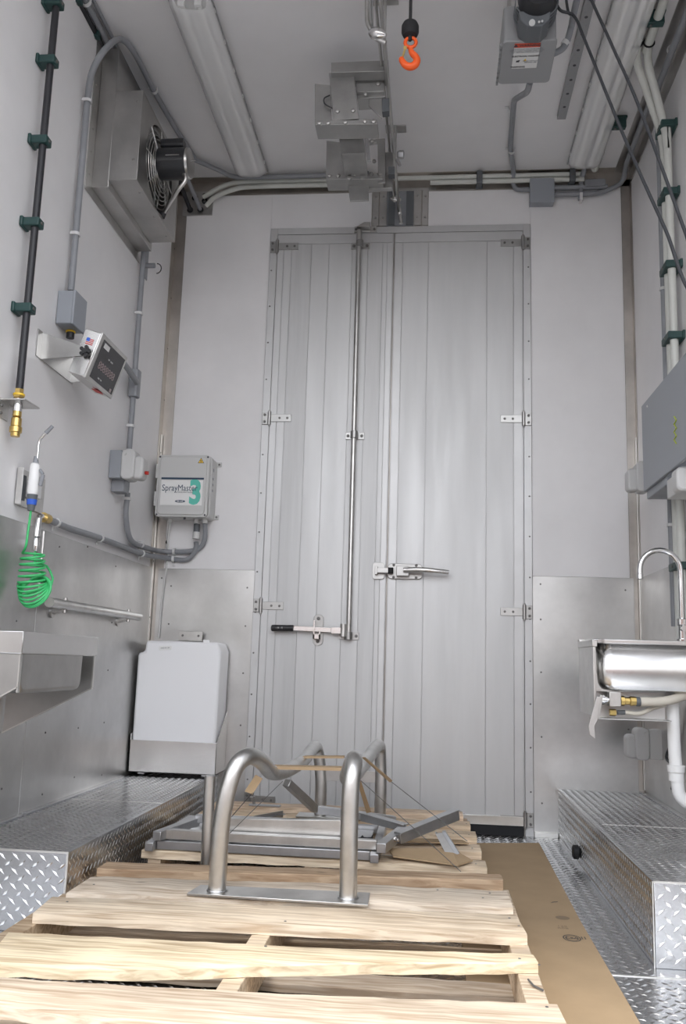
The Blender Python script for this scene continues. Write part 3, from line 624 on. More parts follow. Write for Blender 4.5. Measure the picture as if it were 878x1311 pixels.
# arched conduit 1
xw = .026
cp = [WL(93, 390, xw), WL(97, 300, xw), WL(105, 160, xw), WL(108, 120, xw), ray(118, 92, 'x', .06), ray(134, 64, 'x', .11), CE(153, 50, .055), CE(168, 62, .035), CE(183, 88, .024), CE(197, 116, .022), CE(222, 160, .022), CE(250, 204, .022)]
cp[0].y = cp[1].y = cp[2].y = cp[3].y = cp[1].y
c1 = thing('conduit', 'grey conduit arching from the left wall junction box up onto the ceiling', 'conduit', tuple(cp[0]))
part(MB().tube(catmull(cp, 6), .0125, 14), 'pipe', 'pvc_grey', c1, ang=60)
strap(c1, WL(97, 303, xw).lerp(cp[1], 1), (1, 0, 0), (0, 0, 1)); q = cp[3].copy(); q.z -= .01; strap(c1, q, (1, 0, 0), (0, 0, 1))
strap(c1, cp[9], (0, 0, -1), cp[10]-cp[8], r=.0135)
# continuing conduit along the back top
zb_ = WB(340, 224, .10).z
c2 = thing('conduit', 'grey conduit along the top of the back wall left of the rail', 'conduit', (.6, D-.08, zb_))
part(MB().tube(catmull([CE(250, 205, .024), V((.27, D-.16, H-.03)), V((.33, D-.105, H-.032)), V((.46, D-.095, H-.032)), V((1.0, D-.095, H-.032))], 6), .012, 12), 'pipe', 'pvc_grey', c2, ang=60)
part(MB().cyl((.86, D-.095, H-.032), (1.05, D-.095, H-.032), .0155, 12), 'sleeve', 'pvc_grey', c2)
# junction box + display terminal
jb = thing('junction_box', 'grey junction box on the left wall under the arched conduit', 'box', tuple(WL(95, 432, 0)))
yj = cp[0].y; zj0, zj1 = 1.975, 2.105
part(MB().bb((.001, yj-.055, zj0), (.062, yj+.055, zj1)), 'body', 'box_grey', jb, .004)
part(MB().bb((.062, yj-.058, zj0-.002), (.070, yj+.058, zj1+.002)), 'lid', 'box_grey', jb, .003)
part(MB().cyl((.03, yj+.02, zj0-.030), (.03, yj+.02, zj0), .015, 12).cyl((.03, yj, zj1), (.03, yj, zj1+.02), .016, 12), 'gland', 'black_plastic', jb)
part(MB().cyl((.03, yj+.02, zj0-.008), (.03, yj+.02, zj0-.002), .018, 12), 'ring', 'yellow', jb)
Y0 = 2.90; A = AY(109.5, 420, Y0); B = AY(131.8, 427, Y0); Cc = AY(106, 482, Y0)
ex = (B-A); dep = ex.length; ex.normalize(); ez = V((ex.z, 0, -ex.x)); ez = ez if ez.z < 0 else -ez   # ez points down the face
hh = (Cc-B).dot(ez); Y1 = ray(156.5, 455, 'x', B.x).y; LY = .255
dp = thing('display_terminal', 'tilted stainless terminal with black readout on a wall bracket', 'terminal', (0, Y0+.1, B.z-.2))
def tb(u0, u1, v0, v1, y0, y1):  # u along depth from A, v down
    mb = MB(); pts = [A+ex*u0+ez*v0, A+ex*u1+ez*v0, A+ex*u1+ez*v1, A+ex*u0+ez*v1]
    for p in pts: p.y = y0
    return mb.prism(pts, (0, y1-y0, 0))
part(tb(0, dep-.006, 0, hh, Y0, Y0+LY), 'housing', 'mirror_steel', dp, .003)
part(tb(dep-.006, dep+.002, -.002, hh+.002, Y0-.003, Y0+LY+.003), 'bezel', 'tube_steel', dp, .002)
part(tb(dep+.002, dep+.0035, .014, hh-.012, Y0+.022, Y0+LY-.014), 'screen', 'display', dp)
fo = A+ex*(dep+.0042)
def fpt(v, yy_): p = fo+ez*v; p.y = yy_; return p
text('8888888', .040, 'digit', 'digits', dp, fpt(hh*.60, Y0+LY*.50), (0, 1, 0), -ez, .0002, 1.15, .0002)
part(MB().prism([fpt(.022, Y0+.035), fpt(.022, Y0+.085), fpt(.040, Y0+.085), fpt(.040, Y0+.035)], ex*.0008), 'maker_plate', 'label_white', dp)
text('NET   GROSS', .008, 'label_white', 'lettering', dp, fpt(hh*.36, Y0+.13), (0, 1, 0), -ez, .0002)
text('ZERO  TARE', .007, 'label_white', 'lettering', dp, fpt(hh*.84, Y0+.10), (0, 1, 0), -ez, .0002)
part(MB().prism([fpt(hh*.84, Y0+.205), fpt(hh*.84, Y0+.222), fpt(hh*.92, Y0+.222), fpt(hh*.92, Y0+.205)], ex*.0008), 'button', 'digit', dp)
# flag sticker and small marks on the near end
def ept(u, v): p = A+ex*u+ez*v; p.y = Y0-.0006; return p
part(MB().prism([ept(.020, .030), ept(.048, .030), ept(.048, .054), ept(.020, .054)], (0, -.0006, 0)), 'flag_sticker', 'label_white', dp)
mb = MB()
for k in range(4): mb.prism([ept(.020, .033+.006*k), ept(.048, .033+.006*k), ept(.048, .036+.006*k), ept(.020, .036+.006*k)], (0, -.0010, 0))
part(mb, 'stripes', 'red', dp)
part(MB().prism([ept(.020, .030), ept(.033, .030), ept(.033, .043), ept(.020, .043)], (0, -.0014, 0)), 'canton', 'blue', dp)
bp_ = A+ez*(hh+.0035)+ex*.045
part(MB().box((bp_.x, Y0+.18, bp_.z), (.03, .045, .002), Matrix.Rotation(-math.atan2(ex.z, ex.x), 3, 'Y')), 'red_label', 'red', dp)
# bracket: wall plate and two arms
pts = [V((.002, Y0-.006, A.z-.018)), V((.002, Y0-.006, A.z-.118)), A+ex*dep*.85+ez*hh*.52, A+ex*dep*.75+ez*hh*.40]
for p in pts: p.y = Y0-.006
part(MB().prism(pts, (0, .003, 0)), 'bracket_arm', 'box_steel', dp, .0005)
pts2 = [p+V((0, LY+.009, 0)) for p in pts]; part(MB().prism(pts2, (0, .003, 0)), 'bracket_arm', 'box_steel', dp, .0005)
part(MB().bb((.001, Y0-.045, A.z-.118), (.004, Y0+LY+.03, A.z-.018)), 'wall_plate', 'box_steel', dp, .0005)
kc = A+ex*dep*.62+ez*hh*.50; kc.y = Y0-.008
mb = MB().cyl(kc, kc+V((0, -.022, 0)), .010, 10)
for k in range(5):
    a_ = 2*PI*k/5; mb.cyl(kc+V((math.cos(a_)*.015, -.008, math.sin(a_)*.015)), kc+V((math.cos(a_)*.015, -.020, math.sin(a_)*.015)), .007, 8)
part(mb, 'clamp_knob', 'black_plastic', dp)
# conduit 2 : down from the fan to the outlet, right of the terminal
y2 = 3.80
c3 = thing('conduit', 'grey vertical conduit from the fan box down through a tee to the left outlet', 'conduit', (xw, y2, 1.6))
zt_, zo = WL(187, 335, xw).z, WL(165, 615, xw).z
part(MB().cyl((xw, y2, zo-.05), (xw, y2, 2.70), .0125, 14), 'pipe', 'pvc_grey', c3)
zf = WL(170, 490, xw).z
part(MB().rbox((xw+.003, y2, zf), (.045, .05, .13), .012, 2), 'tee_box', 'pvc_grey', c3, .004)
for py_ in (394, 549): strap(c3, (xw, y2, WL(172, py_, xw).z), (1, 0, 0), (0, 0, 1))
e_ = A+ex*.03+ez*(hh*.6); e_.y = Y0+LY
part(MB().tube(catmull([V((xw+.02, y2-.02, zf)), V((.06, 3.6, zf+.01)), V((.09, 3.3, zf)), e_+V((0, -.01, 0))], 6), .013, 12), 'branch_pipe', 'pvc_grey', c3, ang=60)
# conduits to the sprayer controller
c4 = thing('conduit', 'grey conduit from the left outlet curving round the corner, upper of two', 'conduit', (xw, y2, 1.3), 'conduits into the spray controller')
pth = [V((xw, y2+.02, zo-.06)), V((xw, y2+.02, WL(158, 660, xw).z)), WL(168, 692, xw), WL(190, 702, xw), V((.06, D-.03, WB(205, 706, .03).z)), WB(240, 706, .026), WB(255, 702, .026), WB(262, 690, .035), V((WB(262, 672, .06).x, D-.06, WB(262, 666, .06).z))]
part(MB().tube(catmull(pth, 7), .0125, 14), 'pipe', 'pvc_grey', c4, ang=60)
strap(c4, (xw, y2+.02, WL(158, 636, xw).z), (1, 0, 0), (0, 0, 1)); strap(c4, WL(180, 697, xw), (1, 0, 0), (0, 1, -.1)); strap(c4, WB(223, 706, .026), (0, -1, 0), (1, 0, 0))
c5 = thing('conduit', 'grey conduit with end elbow sloping along the seam, lower of two', 'conduit', tuple(WL(120, 690, xw)), 'conduits into the spray controller')
pth = [WL(62, 665, xw), WL(90, 677, xw), WL(128, 689, xw), WL(182, 709, xw), V((.07, D-.03, WB(205, 714, .03).z)), WB(236, 717, .026), WB(247, 710, .026), WB(251, 700, .035), WB(251, 694, .045)]
part(MB().tube(catmull(pth, 7), .0125, 14), 'pipe', 'pvc_grey', c5, ang=60)
for q, n_, d_ in ((WL(72, 669, xw), (1, 0, 0), (0, 1, 0)), (WL(128, 689, xw), (1, 0, 0), (0, 1, 0)), (WL(181, 708.5, xw), (1, 0, 0), (0, 1, 0)), (WB(222, 716, .026), (0, -1, 0), (1, 0, 0))): strap(c5, q, n_, d_)
q = WL(60, 664, xw)
part(MB().cyl(q+V((0, .01, 0)), q+V((0, -.03, .0)), .018, 14), 'ring', 'brass', c5)
part(MB().tube(fillet([q+V((0, -.02, 0)), q+V((.0, -.065, 0)), q+V((.0, -.068, -.075))], .02), .0115, 12), 'elbow', 'chrome', c5, ang=60)
q = WB(251, 690, .05); q2 = WB(251, 668, .07)
part(MB().cyl(q, q+V((0, 0, .035)), .019, 14), 'fitting', 'enclosure_light', c5); part(MB().cyl(q+V((0, 0, .035)), q+V((0, 0, .075)), .016, 12), 'nut', 'rubber_grey', c5)
part(MB().cyl(q+V((0, 0, .07)), V((q.x, D-.07, 1.46)), .007, 10), 'cable', 'enclosure_light', c5)
# weatherproof outlets
def outlet(px_, py_, side, label, yfix=None):
    p = WL(px_, py_, .0) if side > 0 else WR(px_, py_, .0)
    t_ = thing('outlet_box', label, 'outlet', tuple(p), 'grey weatherproof outlets'); x = p.x; s = side
    part(MB().bb((x+s*.001, p.y-.035, p.z-.062), (x+s*.055, p.y+.035, p.z+.062)), 'back_box', 'box_grey' if side > 0 else 'enclosure_light', t_, .003)
    part(MB().rbox((x+s*.085, p.y, p.z), (.06, .082, .135), .022, 1), 'cover', 'outlet_grey', t_, .006)
    part(MB().rbox((x+s*.125, p.y+.01, p.z-.012), (.05, .07, .10), .02, 1), 'hood', 'outlet_grey', t_, .008)
    part(MB().lathe((x+s*.072, p.y-.041, p.z+.045), (0, -1, 0), [(0, .007), (.003, .006), (.0035, 0)], 10), 'screw', 'enclosure_light', t_)
    return t_, p
o1, p1 = outlet(143, 596, 1, 'grey weatherproof outlet on the left wall left of the spray controller')
part(MB().bb((.001, p1.y+.005, p1.z-.115), (.06, p1.y+.075, p1.z-.06)), 'conduit_body', 'pvc_grey', o1, .004)
part(MB().cyl((.15, p1.y+.01, p1.z-.03), (.165, p1.y+.01, p1.z-.03), .008, 8), 'red_tab', 'red', o1)
outlet(847, 612, -1, 'grey weatherproof outlet on the right wall beside the steel enclosure')
outlet(846, 953, -1, 'grey weatherproof outlet low on the right wall behind the sink drain')

# ================================================================== SPRAY CONTROLLER
yb = 4.20; X0, X1, Z0, Z1 = .034, .298, 1.452, 1.765
sp_ = thing('spray_controller', 'light grey wall enclosure with teal and white printed panel beside the left corner', 'controller', ((X0+X1)/2, D-.02, Z0))
part(MB().rbox(((X0+X1)/2+.006, (yb+D)/2+.015, (Z0+Z1)/2), (X1-X0+.002, D-yb-.036, Z1-Z0), .018, 1), 'body', 'enclosure_light', sp_, .003)
part(MB().rbox(((X0+X1)/2, yb+.010, (Z0+Z1)/2), (X1-X0, .018, Z1-Z0), .016, 1), 'lid_flange', 'enclosure_light', sp_, .002)
part(MB().rbox(((X0+X1)/2, yb, (Z0+Z1)/2), (X1-X0-.024, .012, Z1-Z0-.018), .022, 1), 'lid', 'enclosure_light', sp_, .004)
yl = yb-.0065
lb = part(MB().bb((X0+.026, yl-.0008, 1.508), (X1-.026, yl, 1.635)), 'panel_label', 'bright_white', sp_)
part(MB().bb((X0+.026, yl-.0016, 1.639), (X1-.022, yl, 1.648)), 'stripe', 'navy', lb)
text('3', .165, 'teal', 'numeral', lb, (X1-.062, yl-.0010, 1.569), (1, 0, 0), (0, 0, 1), .0002, .78, .007)
text('SprayMaster', .045, 'navy', 'lettering', lb, (X0+.122, yl-.0018, 1.594), (1, 0, 0), (0, 0, 1), .0002, .80, 0)
text('ELECTRONIC PAINT DIVISION', .007, 'ink', 'lettering', lb, (X0+.145, yl-.0018, 1.573), (1, 0, 0), (0, 0, 1), .0002, 1)
n = 24; c = V((X0+.128, yl-.0016, 1.528)); part(MB().prism([c+V((.026*math.cos(2*PI*k/n), 0, .0065*math.sin(2*PI*k/n))) for k in range(n)], (0, .0008, 0)), 'oval_mark', 'navy', lb)
text('MR-CAR', .008, 'bright_white', 'lettering', lb, (c.x, c.y-.0008, c.z), (1, 0, 0), (0, 0, 1), .0002, 1.1, .0003)
tri = [V((X1-.058, yl-.0008, 1.722)), V((X1-.026, yl-.0008, 1.722)), V((X1-.042, yl-.0008, 1.750))]
part(MB().prism(tri, (0, .0006, 0)), 'warning_triangle', 'ink', sp_)
cc_ = sum(tri, V())/3; part(MB().prism([cc_+(p-cc_)*.80-V((0, .0008, 0)) for p in tri], (0, .0006, 0)), 'warning_field', 'yellow', sp_)
text('Y', .016, 'ink', 'warning_sign', sp_, (X1-.042, yl-.0020, 1.7305), (1, 0, 0), (0, 0, 1), .0002, 1, .0006)
for zc in (1.70, 1.665, 1.56, 1.525): part(MB().cyl((X0-.005, yb+.008, zc-.018), (X0-.005, yb+.008, zc+.018), .006, 8), 'hinge', 'enclosure_light', sp_)
for dx, dz in ((.01, .01), (-.01, .01), (.01, -.01), (-.01, -.01)):
    part(MB().lathe(((X0 if dx > 0 else X1)+dx, yb+.001, (Z0 if dz > 0 else Z1)+dz), (0, -1, 0), [(0, .005), (.003, .004)], 8), 'screw', 'ink', sp_)
for z in (Z0+.02, Z1-.02): g = part(MB().bb((X1, D-.016, z-.012), (X1+.03, D-.008, z+.012)), 'lug', 'enclosure_light', sp_, .003); part(MB().lathe((X1+.018, D-.016, z), (0, -1, 0), [(0, .006), (.003, .005)], 8), 'screw', 'rivet', g)
for z, h_ in ((1.70, .016), (1.655, .012), (1.625, .012), (1.595, .012)): part(MB().bb((X1+.007, yb+.05, z-h_/2), (X1+.0085, yb+.068, z+h_/2)), 'side_mark', 'pvc_grey', sp_)
for px_, r_ in ((218, .012), (251, .013), (262, .014)):
    x = AY(px_, 668, yb+.07).x; part(MB().cyl((x, yb+.07, Z0-.020), (x, yb+.07, Z0+.001), r_, 10), 'gland', 'enclosure_light', sp_)
part(MB().cyl((AY(236, 668, yb+.02).x, yb+.02, Z0-.010), (AY(236, 668, yb+.02).x, yb+.02, Z0), .006, 8), 'latch_key', 'ink', sp_)
x = AY(218, 668, yb+.07).x
single(MB().tube(catmull([V((x, yb+.07, Z0-.02)), V((x-.02, D-.03, Z0-.09)), V((.075, D-.012, 1.25)), V((.06, D-.010, 1.05)), V((.055, D-.010, .86))], 8), .005, 8), 'control_cable', 'enclosure_light', 'thin pale cable hanging from the controller down the left corner', 'cable', ang=60)
single(MB().lathe(WB(214, 694, .007), (0, -1, 0), [(0, .009), (.004, .009), (.006, .005)], 10), 'wall_knob', 'rivet', 'small dark plug on the white board below the controller', 'plug')

# ================================================================== AIR GUN, HOLDER, COIL HOSE
gx, gy = .066, 2.80
G = AY(40, 608, gy); gz = G.z
gh = thing('gun_holder', 'chrome wall holder on the left wall behind the air gun', 'holder', (.01, gy+.02, gz-.1))
ha, hb_ = WL(24, 598, .006), WL(55, 645, .006); h0, h1 = ha.z, WL(22, 646, .006).z
part(MB().bb((.004, ha.y, h1), (.008, hb_.y, h0)).bb((.004, ha.y-.003, h1), (.026, ha.y, h0)), 'plate', 'tube_steel', gh, .001)
part(MB().bb((.008, ha.y+.035, h1+.02), (.011, ha.y+.055, h0-.02)), 'slot', 'rubber_grey', gh)
part(MB().lathe((.008, ha.y+.02, h0-.012), (1, 0, 0), [(0, .005), (.003, .004)], 8).lathe((.008, ha.y+.02, h1+.012), (1, 0, 0), [(0, .005), (.003, .004)], 8), 'screw', 'rivet', gh)
part(MB().bb((.008, ha.y+.06, (h0+h1)/2-.03), (gx-.018, ha.y+.10, (h0+h1)/2+.03)), 'clip', 'white_plastic', gh, .003)
ag = thing('air_gun', 'white handled air gun with bent metal nozzle hanging above the green hose', 'gun', (gx, gy, gz-.11))
hz = gz-.068
part(MB().lathe((gx-.003, gy, hz), (0, 0, 1), [(0, .015), (.01, .0185), (.08, .0175), (.104, .0155), (.108, .011)], 18), 'handle', 'bright_white', ag)
part(MB().lathe((gx-.003, gy, hz-.055), (0, 0, 1), [(0, .011), (.025, .014), (.055, .018)], 16), 'collar', 'rubber_grey', ag)
part(MB().lathe((gx-.003, gy, hz-.035), (0, 0, 1), [(0, .0155), (.018, .0175)], 16), 'ring', 'blue', ag)
N = [V((gx-.002, gy, hz+.105)), AY(48, 585, gy), AY(50, 566, gy), AY(55, 558, gy), AY(60, 553, gy)]
N[0].x = N[1].x-.004
part(MB().tube(catmull(N, 5), .0048, 10), 'nozzle', 'chrome', ag, ang=60)
d = (N[4]-N[3]).normalized(); part(MB().cyl(N[4]-d*.005, N[4]+d*.028, .0075, 12, .006), 'tip', 'pvc_grey', ag)
part(MB().lathe((gx-.002, gy, hz+.102), (0, 0, 1), [(0, .011), (.03, .007)], 12), 'nozzle_seat', 'pvc_grey', ag)
part(MB().strut((gx+.022, gy, hz+.030), (gx+.028, gy, hz+.07), .010, .012, (1, 0, 0)).strut((gx+.028, gy, hz+.07), (gx+.014, gy, hz+.088), .010, .010, (1, 0, 0)), 'trigger', 'pvc_grey', ag, .003)
# coil hose
hp = [V((gx-.003, gy, hz-.05)), AY(36, 680, gy), AY(33, 700, gy)]
coil = []
def tri_(k): return AY(*k)
nt_ = 13; cA, cB = AY(42, 708, gy+.03), AY(41, 746, gy+.03)
for i in range(nt_*20+1):
    k = i/20; an = 2*PI*i/20
    if k < 5:
        u = k/5; r_ = .036+.008*u; c_ = cA.lerp(cB, u); e1, e2 = V((1, 0, 0)), V((0, 1, .16))
    else:      # the hanging end folds over: the loops turn face-on and nest
        u = (k-5)/8; th = min(1, u*1.25)*1.30; r_ = .046+.006*u; c_ = cB + V((.022*u, -.010*u, -.030*min(1, u*1.6)))
        e1 = V((1, 0, .30*u)).normalized(); e2 = V((-.10*math.sin(th), math.cos(th), .16+math.sin(th))).normalized()
    coil.append(c_ - e1*r_*math.cos(an) + e2*r_*math.sin(an))
tail = [AY(61, 735, gy+.02), AY(58, 722, gy+.03), AY(57, 700, gy+.05)]
q = WL(53, 700, xw); el = WL(60, 664, xw)+V((0, -.068, -.115))
hose = hp + coil + [AY(66, 748, gy+.08), AY(60, 725, gy+.10), el+V((.002, 0, -.05)), el]
hs = thing('coil_hose', 'green coiled air hose hanging from the wall elbow to the air gun', 'hose', (.08, gy+.03, .87))
part(MB().tube(catmull(hose, 3), .0042, 8), 'hose', 'hose_green', hs, ang=60)
part(MB().lathe(el+V((0, 0, -.012)), (0, 0, 1), [(0, .009), (.012, .011), (.045, .011), (.05, .008)], 12), 'connector', 'chrome', hs)
# little pipe behind hose
single(MB().cyl((.014, gy+.22, .93), (.014, gy+.22, 1.2), .006, 8), 'thin_pipe', 'tube_steel', 'thin steel pipe on the wall behind the green coil', 'pipe')
# hand rail
ra, rb = WL(66, 773, .055), WL(180, 789, .055); ra.z = rb.z = (ra.z+rb.z)/2
hr = thing('grab_rail', 'round stainless rail along the left wall below the green hose', 'rail', (.05, 3.5, rb.z))
part(MB().cyl((.055, ra.y-.02, ra.z), (.055, rb.y-.02, ra.z), .018, 18), 'tube', 'tube_steel', hr)
for yy_ in (rb.y-.17, ra.y+.12): part(MB().strut((.006, yy_, ra.z-.035), (.055, yy_, ra.z-.020), .022, .006).cyl((.004, yy_, ra.z-.03), (.012, yy_, ra.z-.03), .02, 12).cyl((.055, yy_, ra.z-.03), (.055, yy_, ra.z+.026), .008, 8), 'bracket', 'box_steel', hr)

# ================================================================== LEFT TROUGH
tx = .305; ty0, ty1 = 2.315, 2.865; zr0, zr1 = .765, .826
tg = thing('wash_trough', 'stainless wall trough with sloping end plates at the left edge', 'trough', (.15, 2.6, .5))
part(MB().bb((.008, ty0, zr0), (tx, ty0+.004, zr1)).bb((tx-.004, ty0, zr0), (tx, ty1, zr1)).bb((.008, ty1-.004, zr0), (tx, ty1, zr1)).bb((.008, ty0, zr0), (.030, ty1, zr1)), 'rim', 'mirror_steel', tg, .002)
for yy_ in (ty0+.006, ty1-.010):
    part(MB().prism([(.008, yy_, zr0), (tx-.006, yy_, zr0), (tx-.006, yy_, .678 if yy_ < 2.5 else .662), (.008, yy_, .508)], (0, .0035, 0)), 'end_plate', 'box_steel', tg, .001)
    part(MB().strut((.008, yy_+.002, .507), (tx-.006, yy_+.002, .660 if yy_ > 2.5 else .677), .012, .004).strut((tx-.006, yy_+.002, .662), (tx-.006, yy_+.002, zr0), .004, .012, (0,1,0)), 'folded_edge', 'bright_trim', tg)
# bowl: rounded in y-z
bw = MB(); prof = []
for (cy, a0) in ((ty0+.06, PI), (ty1-.12, 1.5*PI)):
    for k in range(7):
        a_ = a0 + PI/2*k/6; prof.append((cy+.035*math.cos(a_), .692+.035*math.sin(a_)))
prof = [(ty0+.03, zr0+.03)] + prof + [(ty1-.080, zr0+.03)]
bw.prism([(tx-.012, p[0], p[1]) for p in prof], (-.25, 0, 0)); part(bw, 'bowl', 'box_steel', tg, .012)

# ================================================================== RIGHT SINK
sy0, sy1, sx0, sx1 = 3.20, 3.50, 1.972, 2.392
sk = thing('hand_sink', 'stainless hand sink with rounded bowl mounted on the right wall', 'sink', (2.2, 3.35, .62))
part(MB().bb((sx0, sy0, .862), (sx1, sy0+.015, .878)).bb((sx0, sy0, .862), (sx0+.04, sy1, .878)).bb((sx0, sy1-.03, .862), (sx1, sy1, .878)).bb((sx1-.05, sy0, .862), (sx1, sy1, .878)), 'rim', 'mirror_steel', sk, .003)
part(MB().bb((sx0-.006, sy0-.006, .850), (sx0+.012, sy1, .874)).bb((sx0-.006, sy1-.03, .874), (sx0+.016, sy1, .884)), 'corner_clip', 'tube_steel', sk, .002)
bw = MB(); pts = []
for k in range(9):
    a_ = PI + PI/2*k/8; pts.append((sx0+.068+.055*math.cos(a_), sy0+.065+.055*math.sin(a_)))
for k in range(9):
    a_ = 1.5*PI + PI/2*k/8; pts.append((sx1-.055+.045*math.cos(a_), sy0+.055+.045*math.sin(a_)))
pts += [(sx1-.01, sy1-.02), (sx0+.02, sy1-.02)]; n = len(pts); cx_, cy_ = 2.17, 3.38
rows = [(1, .868), (.99, .76), (.975, .725), (.93, .706), (.80, .699), (.3, .695)]; vs = []
for s_, z in rows: vs += [V((cx_+(x-cx_)*s_, cy_+(y-cy_)*s_, z)) for x, y in pts]
bw.add(vs, [(i*n+k, i*n+(k+1) % n, (i+1)*n+(k+1) % n, (i+1)*n+k) for i in range(len(rows)-1) for k in range(n)] + [list(range((len(rows)-1)*n, len(rows)*n))])
o = part(bw, 'bowl', 'mirror_steel', sk, ang=50); o.modifiers.new('s', 'SOLIDIFY').thickness = .002
part(MB().bb((sx0, sy0+.002, .612), (sx0+.006, sy0+.006, .858)).bb((sx0-.002, sy0+.002, .612), (sx0+.002, sy1, .858)), 'end_plate', 'tube_steel', sk, .001)
part(MB().bb((sx0+.02, sy0+.10, .600), (2.235, sy0+.104, .70)).bb((sx0, sy0+.02, .600), (2.235, sy0+.104, .604)), 'apron', 'stainless', sk, .001)
part(MB().bb((sx0+.004, sy0+.045, .695), (sx0+.11, sy0+.048, .862)), 'corner_panel', 'tube_steel', sk, .001)
part(MB().cyl((2.255, 3.36, .66), (2.255, 3.36, .70), .032, 18), 'strainer', 'frame_steel', sk)
dr = [V((2.262, 3.30, .665)), V((2.262, 3.30, .50)), V((2.272, 3.30, .345)), V((2.31, 3.30, .315)), V((2.385, 3.32, .33))]
dp_ = thing('drain_pipe', 'white plastic drain pipe curving down from the hand sink', 'pipe', (2.27, 3.3, .31))
part(MB().tube(fillet(dr, .05), .022, 18), 'pipe', 'bright_white', dp_, ang=60)
part(MB().lathe((2.266, 3.30, .425), (0, 0, 1), [(0, .029), (.022, .031), (.024, .024)], 18).lathe((2.266, 3.30, .395), (0, 0, 1), [(0, .026), (.028, .026)], 18), 'slip_nut', 'bright_white', dp_)
# knee valve
kv = thing('knee_valve', 'hanging chrome knee lever valve with brass fitting under the hand sink', 'valve', (2.0, 3.2, .52))
q = AY(786, 895, 3.22)
part(MB().box(q+V((.0, 0, 0)), (.040, .04, .050)), 'bracket', 'tube_steel', kv, .002)
part(MB().cyl(q+V((-.055, 0, -.004)), q+V((.02, 0, -.004)), .012, 12).lathe(q+V((-.045, 0, -.004)), (1, 0, 0), [(0, .017), (.012, .017)], 12), 'spindle', 'chrome', kv)
a = AY(767, 890, 3.19)
part(MB().prism([AY(764, 892, 3.19), AY(769, 892, 3.19), AY(765, 922, 3.19), AY(761, 930, 3.19), AY(762, 946, 3.19), AY(755, 941, 3.19), AY(753, 930, 3.19), AY(757, 916, 3.19)], (0, .004, 0)).strut(AY(770, 890, 3.205), AY(765, 920, 3.205), .010, .010), 'lever', 'tube_steel', kv, .001)
part(MB().lathe(q+V((.022, 0, -.005)), (1, 0, 0), [(0, .017), (.012, .017), (.014, .013), (.03, .013), (.032, .017), (.052, .015)], 8).lathe(AY(780, 912, 3.24), (1, 0, 0), [(0, .012), (.022, .012)], 8), 'fitting', 'brass', kv)
part(MB().cyl(q+V((.074, 0, -.006)), q+V((.088, 0, -.006)), .016, 12).cyl(AY(790, 912, 3.24), AY(800, 912, 3.24), .008, 10), 'nut', 'rubber_grey', kv)
q2 = q+V((.088, 0, -.006))
single(MB().tube(catmull([q2, q2+V((.06, .005, .002)), q2+V((.12, .02, .012)), q2+V((.20, .06, .04))], 6), .016, 12), 'supply_hose', 'beige_hose', 'thick cream hose leaving the knee valve to the right', 'hose', group=None, ang=60)
q3 = AY(800, 912, 3.24)
single(MB().tube(catmull([q3, q3+V((.05, 0, -.002)), q3+V((.09, .01, .014)), q3+V((.15, .05, .03))], 6), .0075, 10), 'supply_hose', 'beige_hose', 'thin cream hose under the thick one below the sink', 'hose', ang=60)
single(MB().tube(catmull([WR(868, 905, .02), WR(866, 935, .02), WR(853, 968, .03), WR(860, 980, .03), WR(862, 1000, .015), WR(860, 1010, .01)], 6), .006, 8), 'appliance_cable', 'black_cable', 'black looped cord hanging behind the white drain pipe', 'cable', ang=60)
# faucet
fy = 3.40
fb_ = AY(873, 795, fy); fa = [V((fb_.x, fy, .88)), V((fb_.x, fy, AY(873, 745, fy).z))]; rr = (AY(873, 735, fy)-AY(821, 735, fy)).x/2; cz = AY(847, 730, fy).z; cxx = fb_.x - rr
fa += [V((cxx+rr*math.cos(a_), fy, cz+rr*1.02*math.sin(a_))) for a_ in [PI*k/14 for k in range(15)]]; fa.append(V((cxx-rr, fy, cz-.015)))
fc = thing('faucet', 'chrome gooseneck faucet arching over the hand sink', 'faucet', (fb_.x, fy, .88))
part(MB().tube(fa, .0105, 14), 'spout', 'chrome', fc, ang=60)
part(MB().lathe((cxx-rr, fy, cz-.012), (0, 0, -1), [(0, .009), (.004, .012), (.022, .012), (.024, .009)], 14), 'aerator', 'chrome', fc)
part(MB().lathe((fb_.x, fy, .879), (0, 0, 1), [(0, .024), (.012, .024), (.014, .016), (.06, .016), (.065, .02), (.085, .02), (.09, .01)], 16).cyl((fb_.x, fy-.03, .93), (fb_.x, fy, .93), .012, 12), 'base', 'chrome', fc)

# ================================================================== RIGHT WALL
xr = .028
eb = thing('steel_enclosure', 'grey steel enclosure at the right edge marked with a yellow green scribble', 'enclosure', (2.33, 3.4, 1.55))
ey = 3.255; ez0, ez1 = AY(852, 620, ey).z, 1.80
xa = AY(851, 540, ey).x
part(MB().bb((xa, ey, ez0), (W-.006, ey+.30, ez1)), 'body', 'box_grey', eb, .003)
part(MB().bb((xa-.012, 2.85, ez0+.03), (xa, ey+.30, ez1+.03)), 'door', 'box_grey', eb, .003)
mb = MB()
for k in range(7):
    p = ray(864 + (2 if k % 2 else -1), 533+k*5, 'x', xa-.0128); q = ray(864 + (-1 if k % 2 else 2), 538+k*5, 'x', xa-.0128); mb.strut(p, q, .0012, .006, (1, 0, 0))
part(mb, 'yellow_scribble', 'highlighter', eb)
part(MB().lathe((xa-.012, ey+.20, ez1-.0), (-1, 0, 0), [(0, .005), (.003, .004)], 8), 'rivet', 'bright_trim', eb)
q = AY(872, 615, 3.1); o_ = thing('outlet_box', 'light weatherproof outlet cover under the scribbled steel enclosure', 'outlet', tuple(q), 'grey weatherproof outlets')
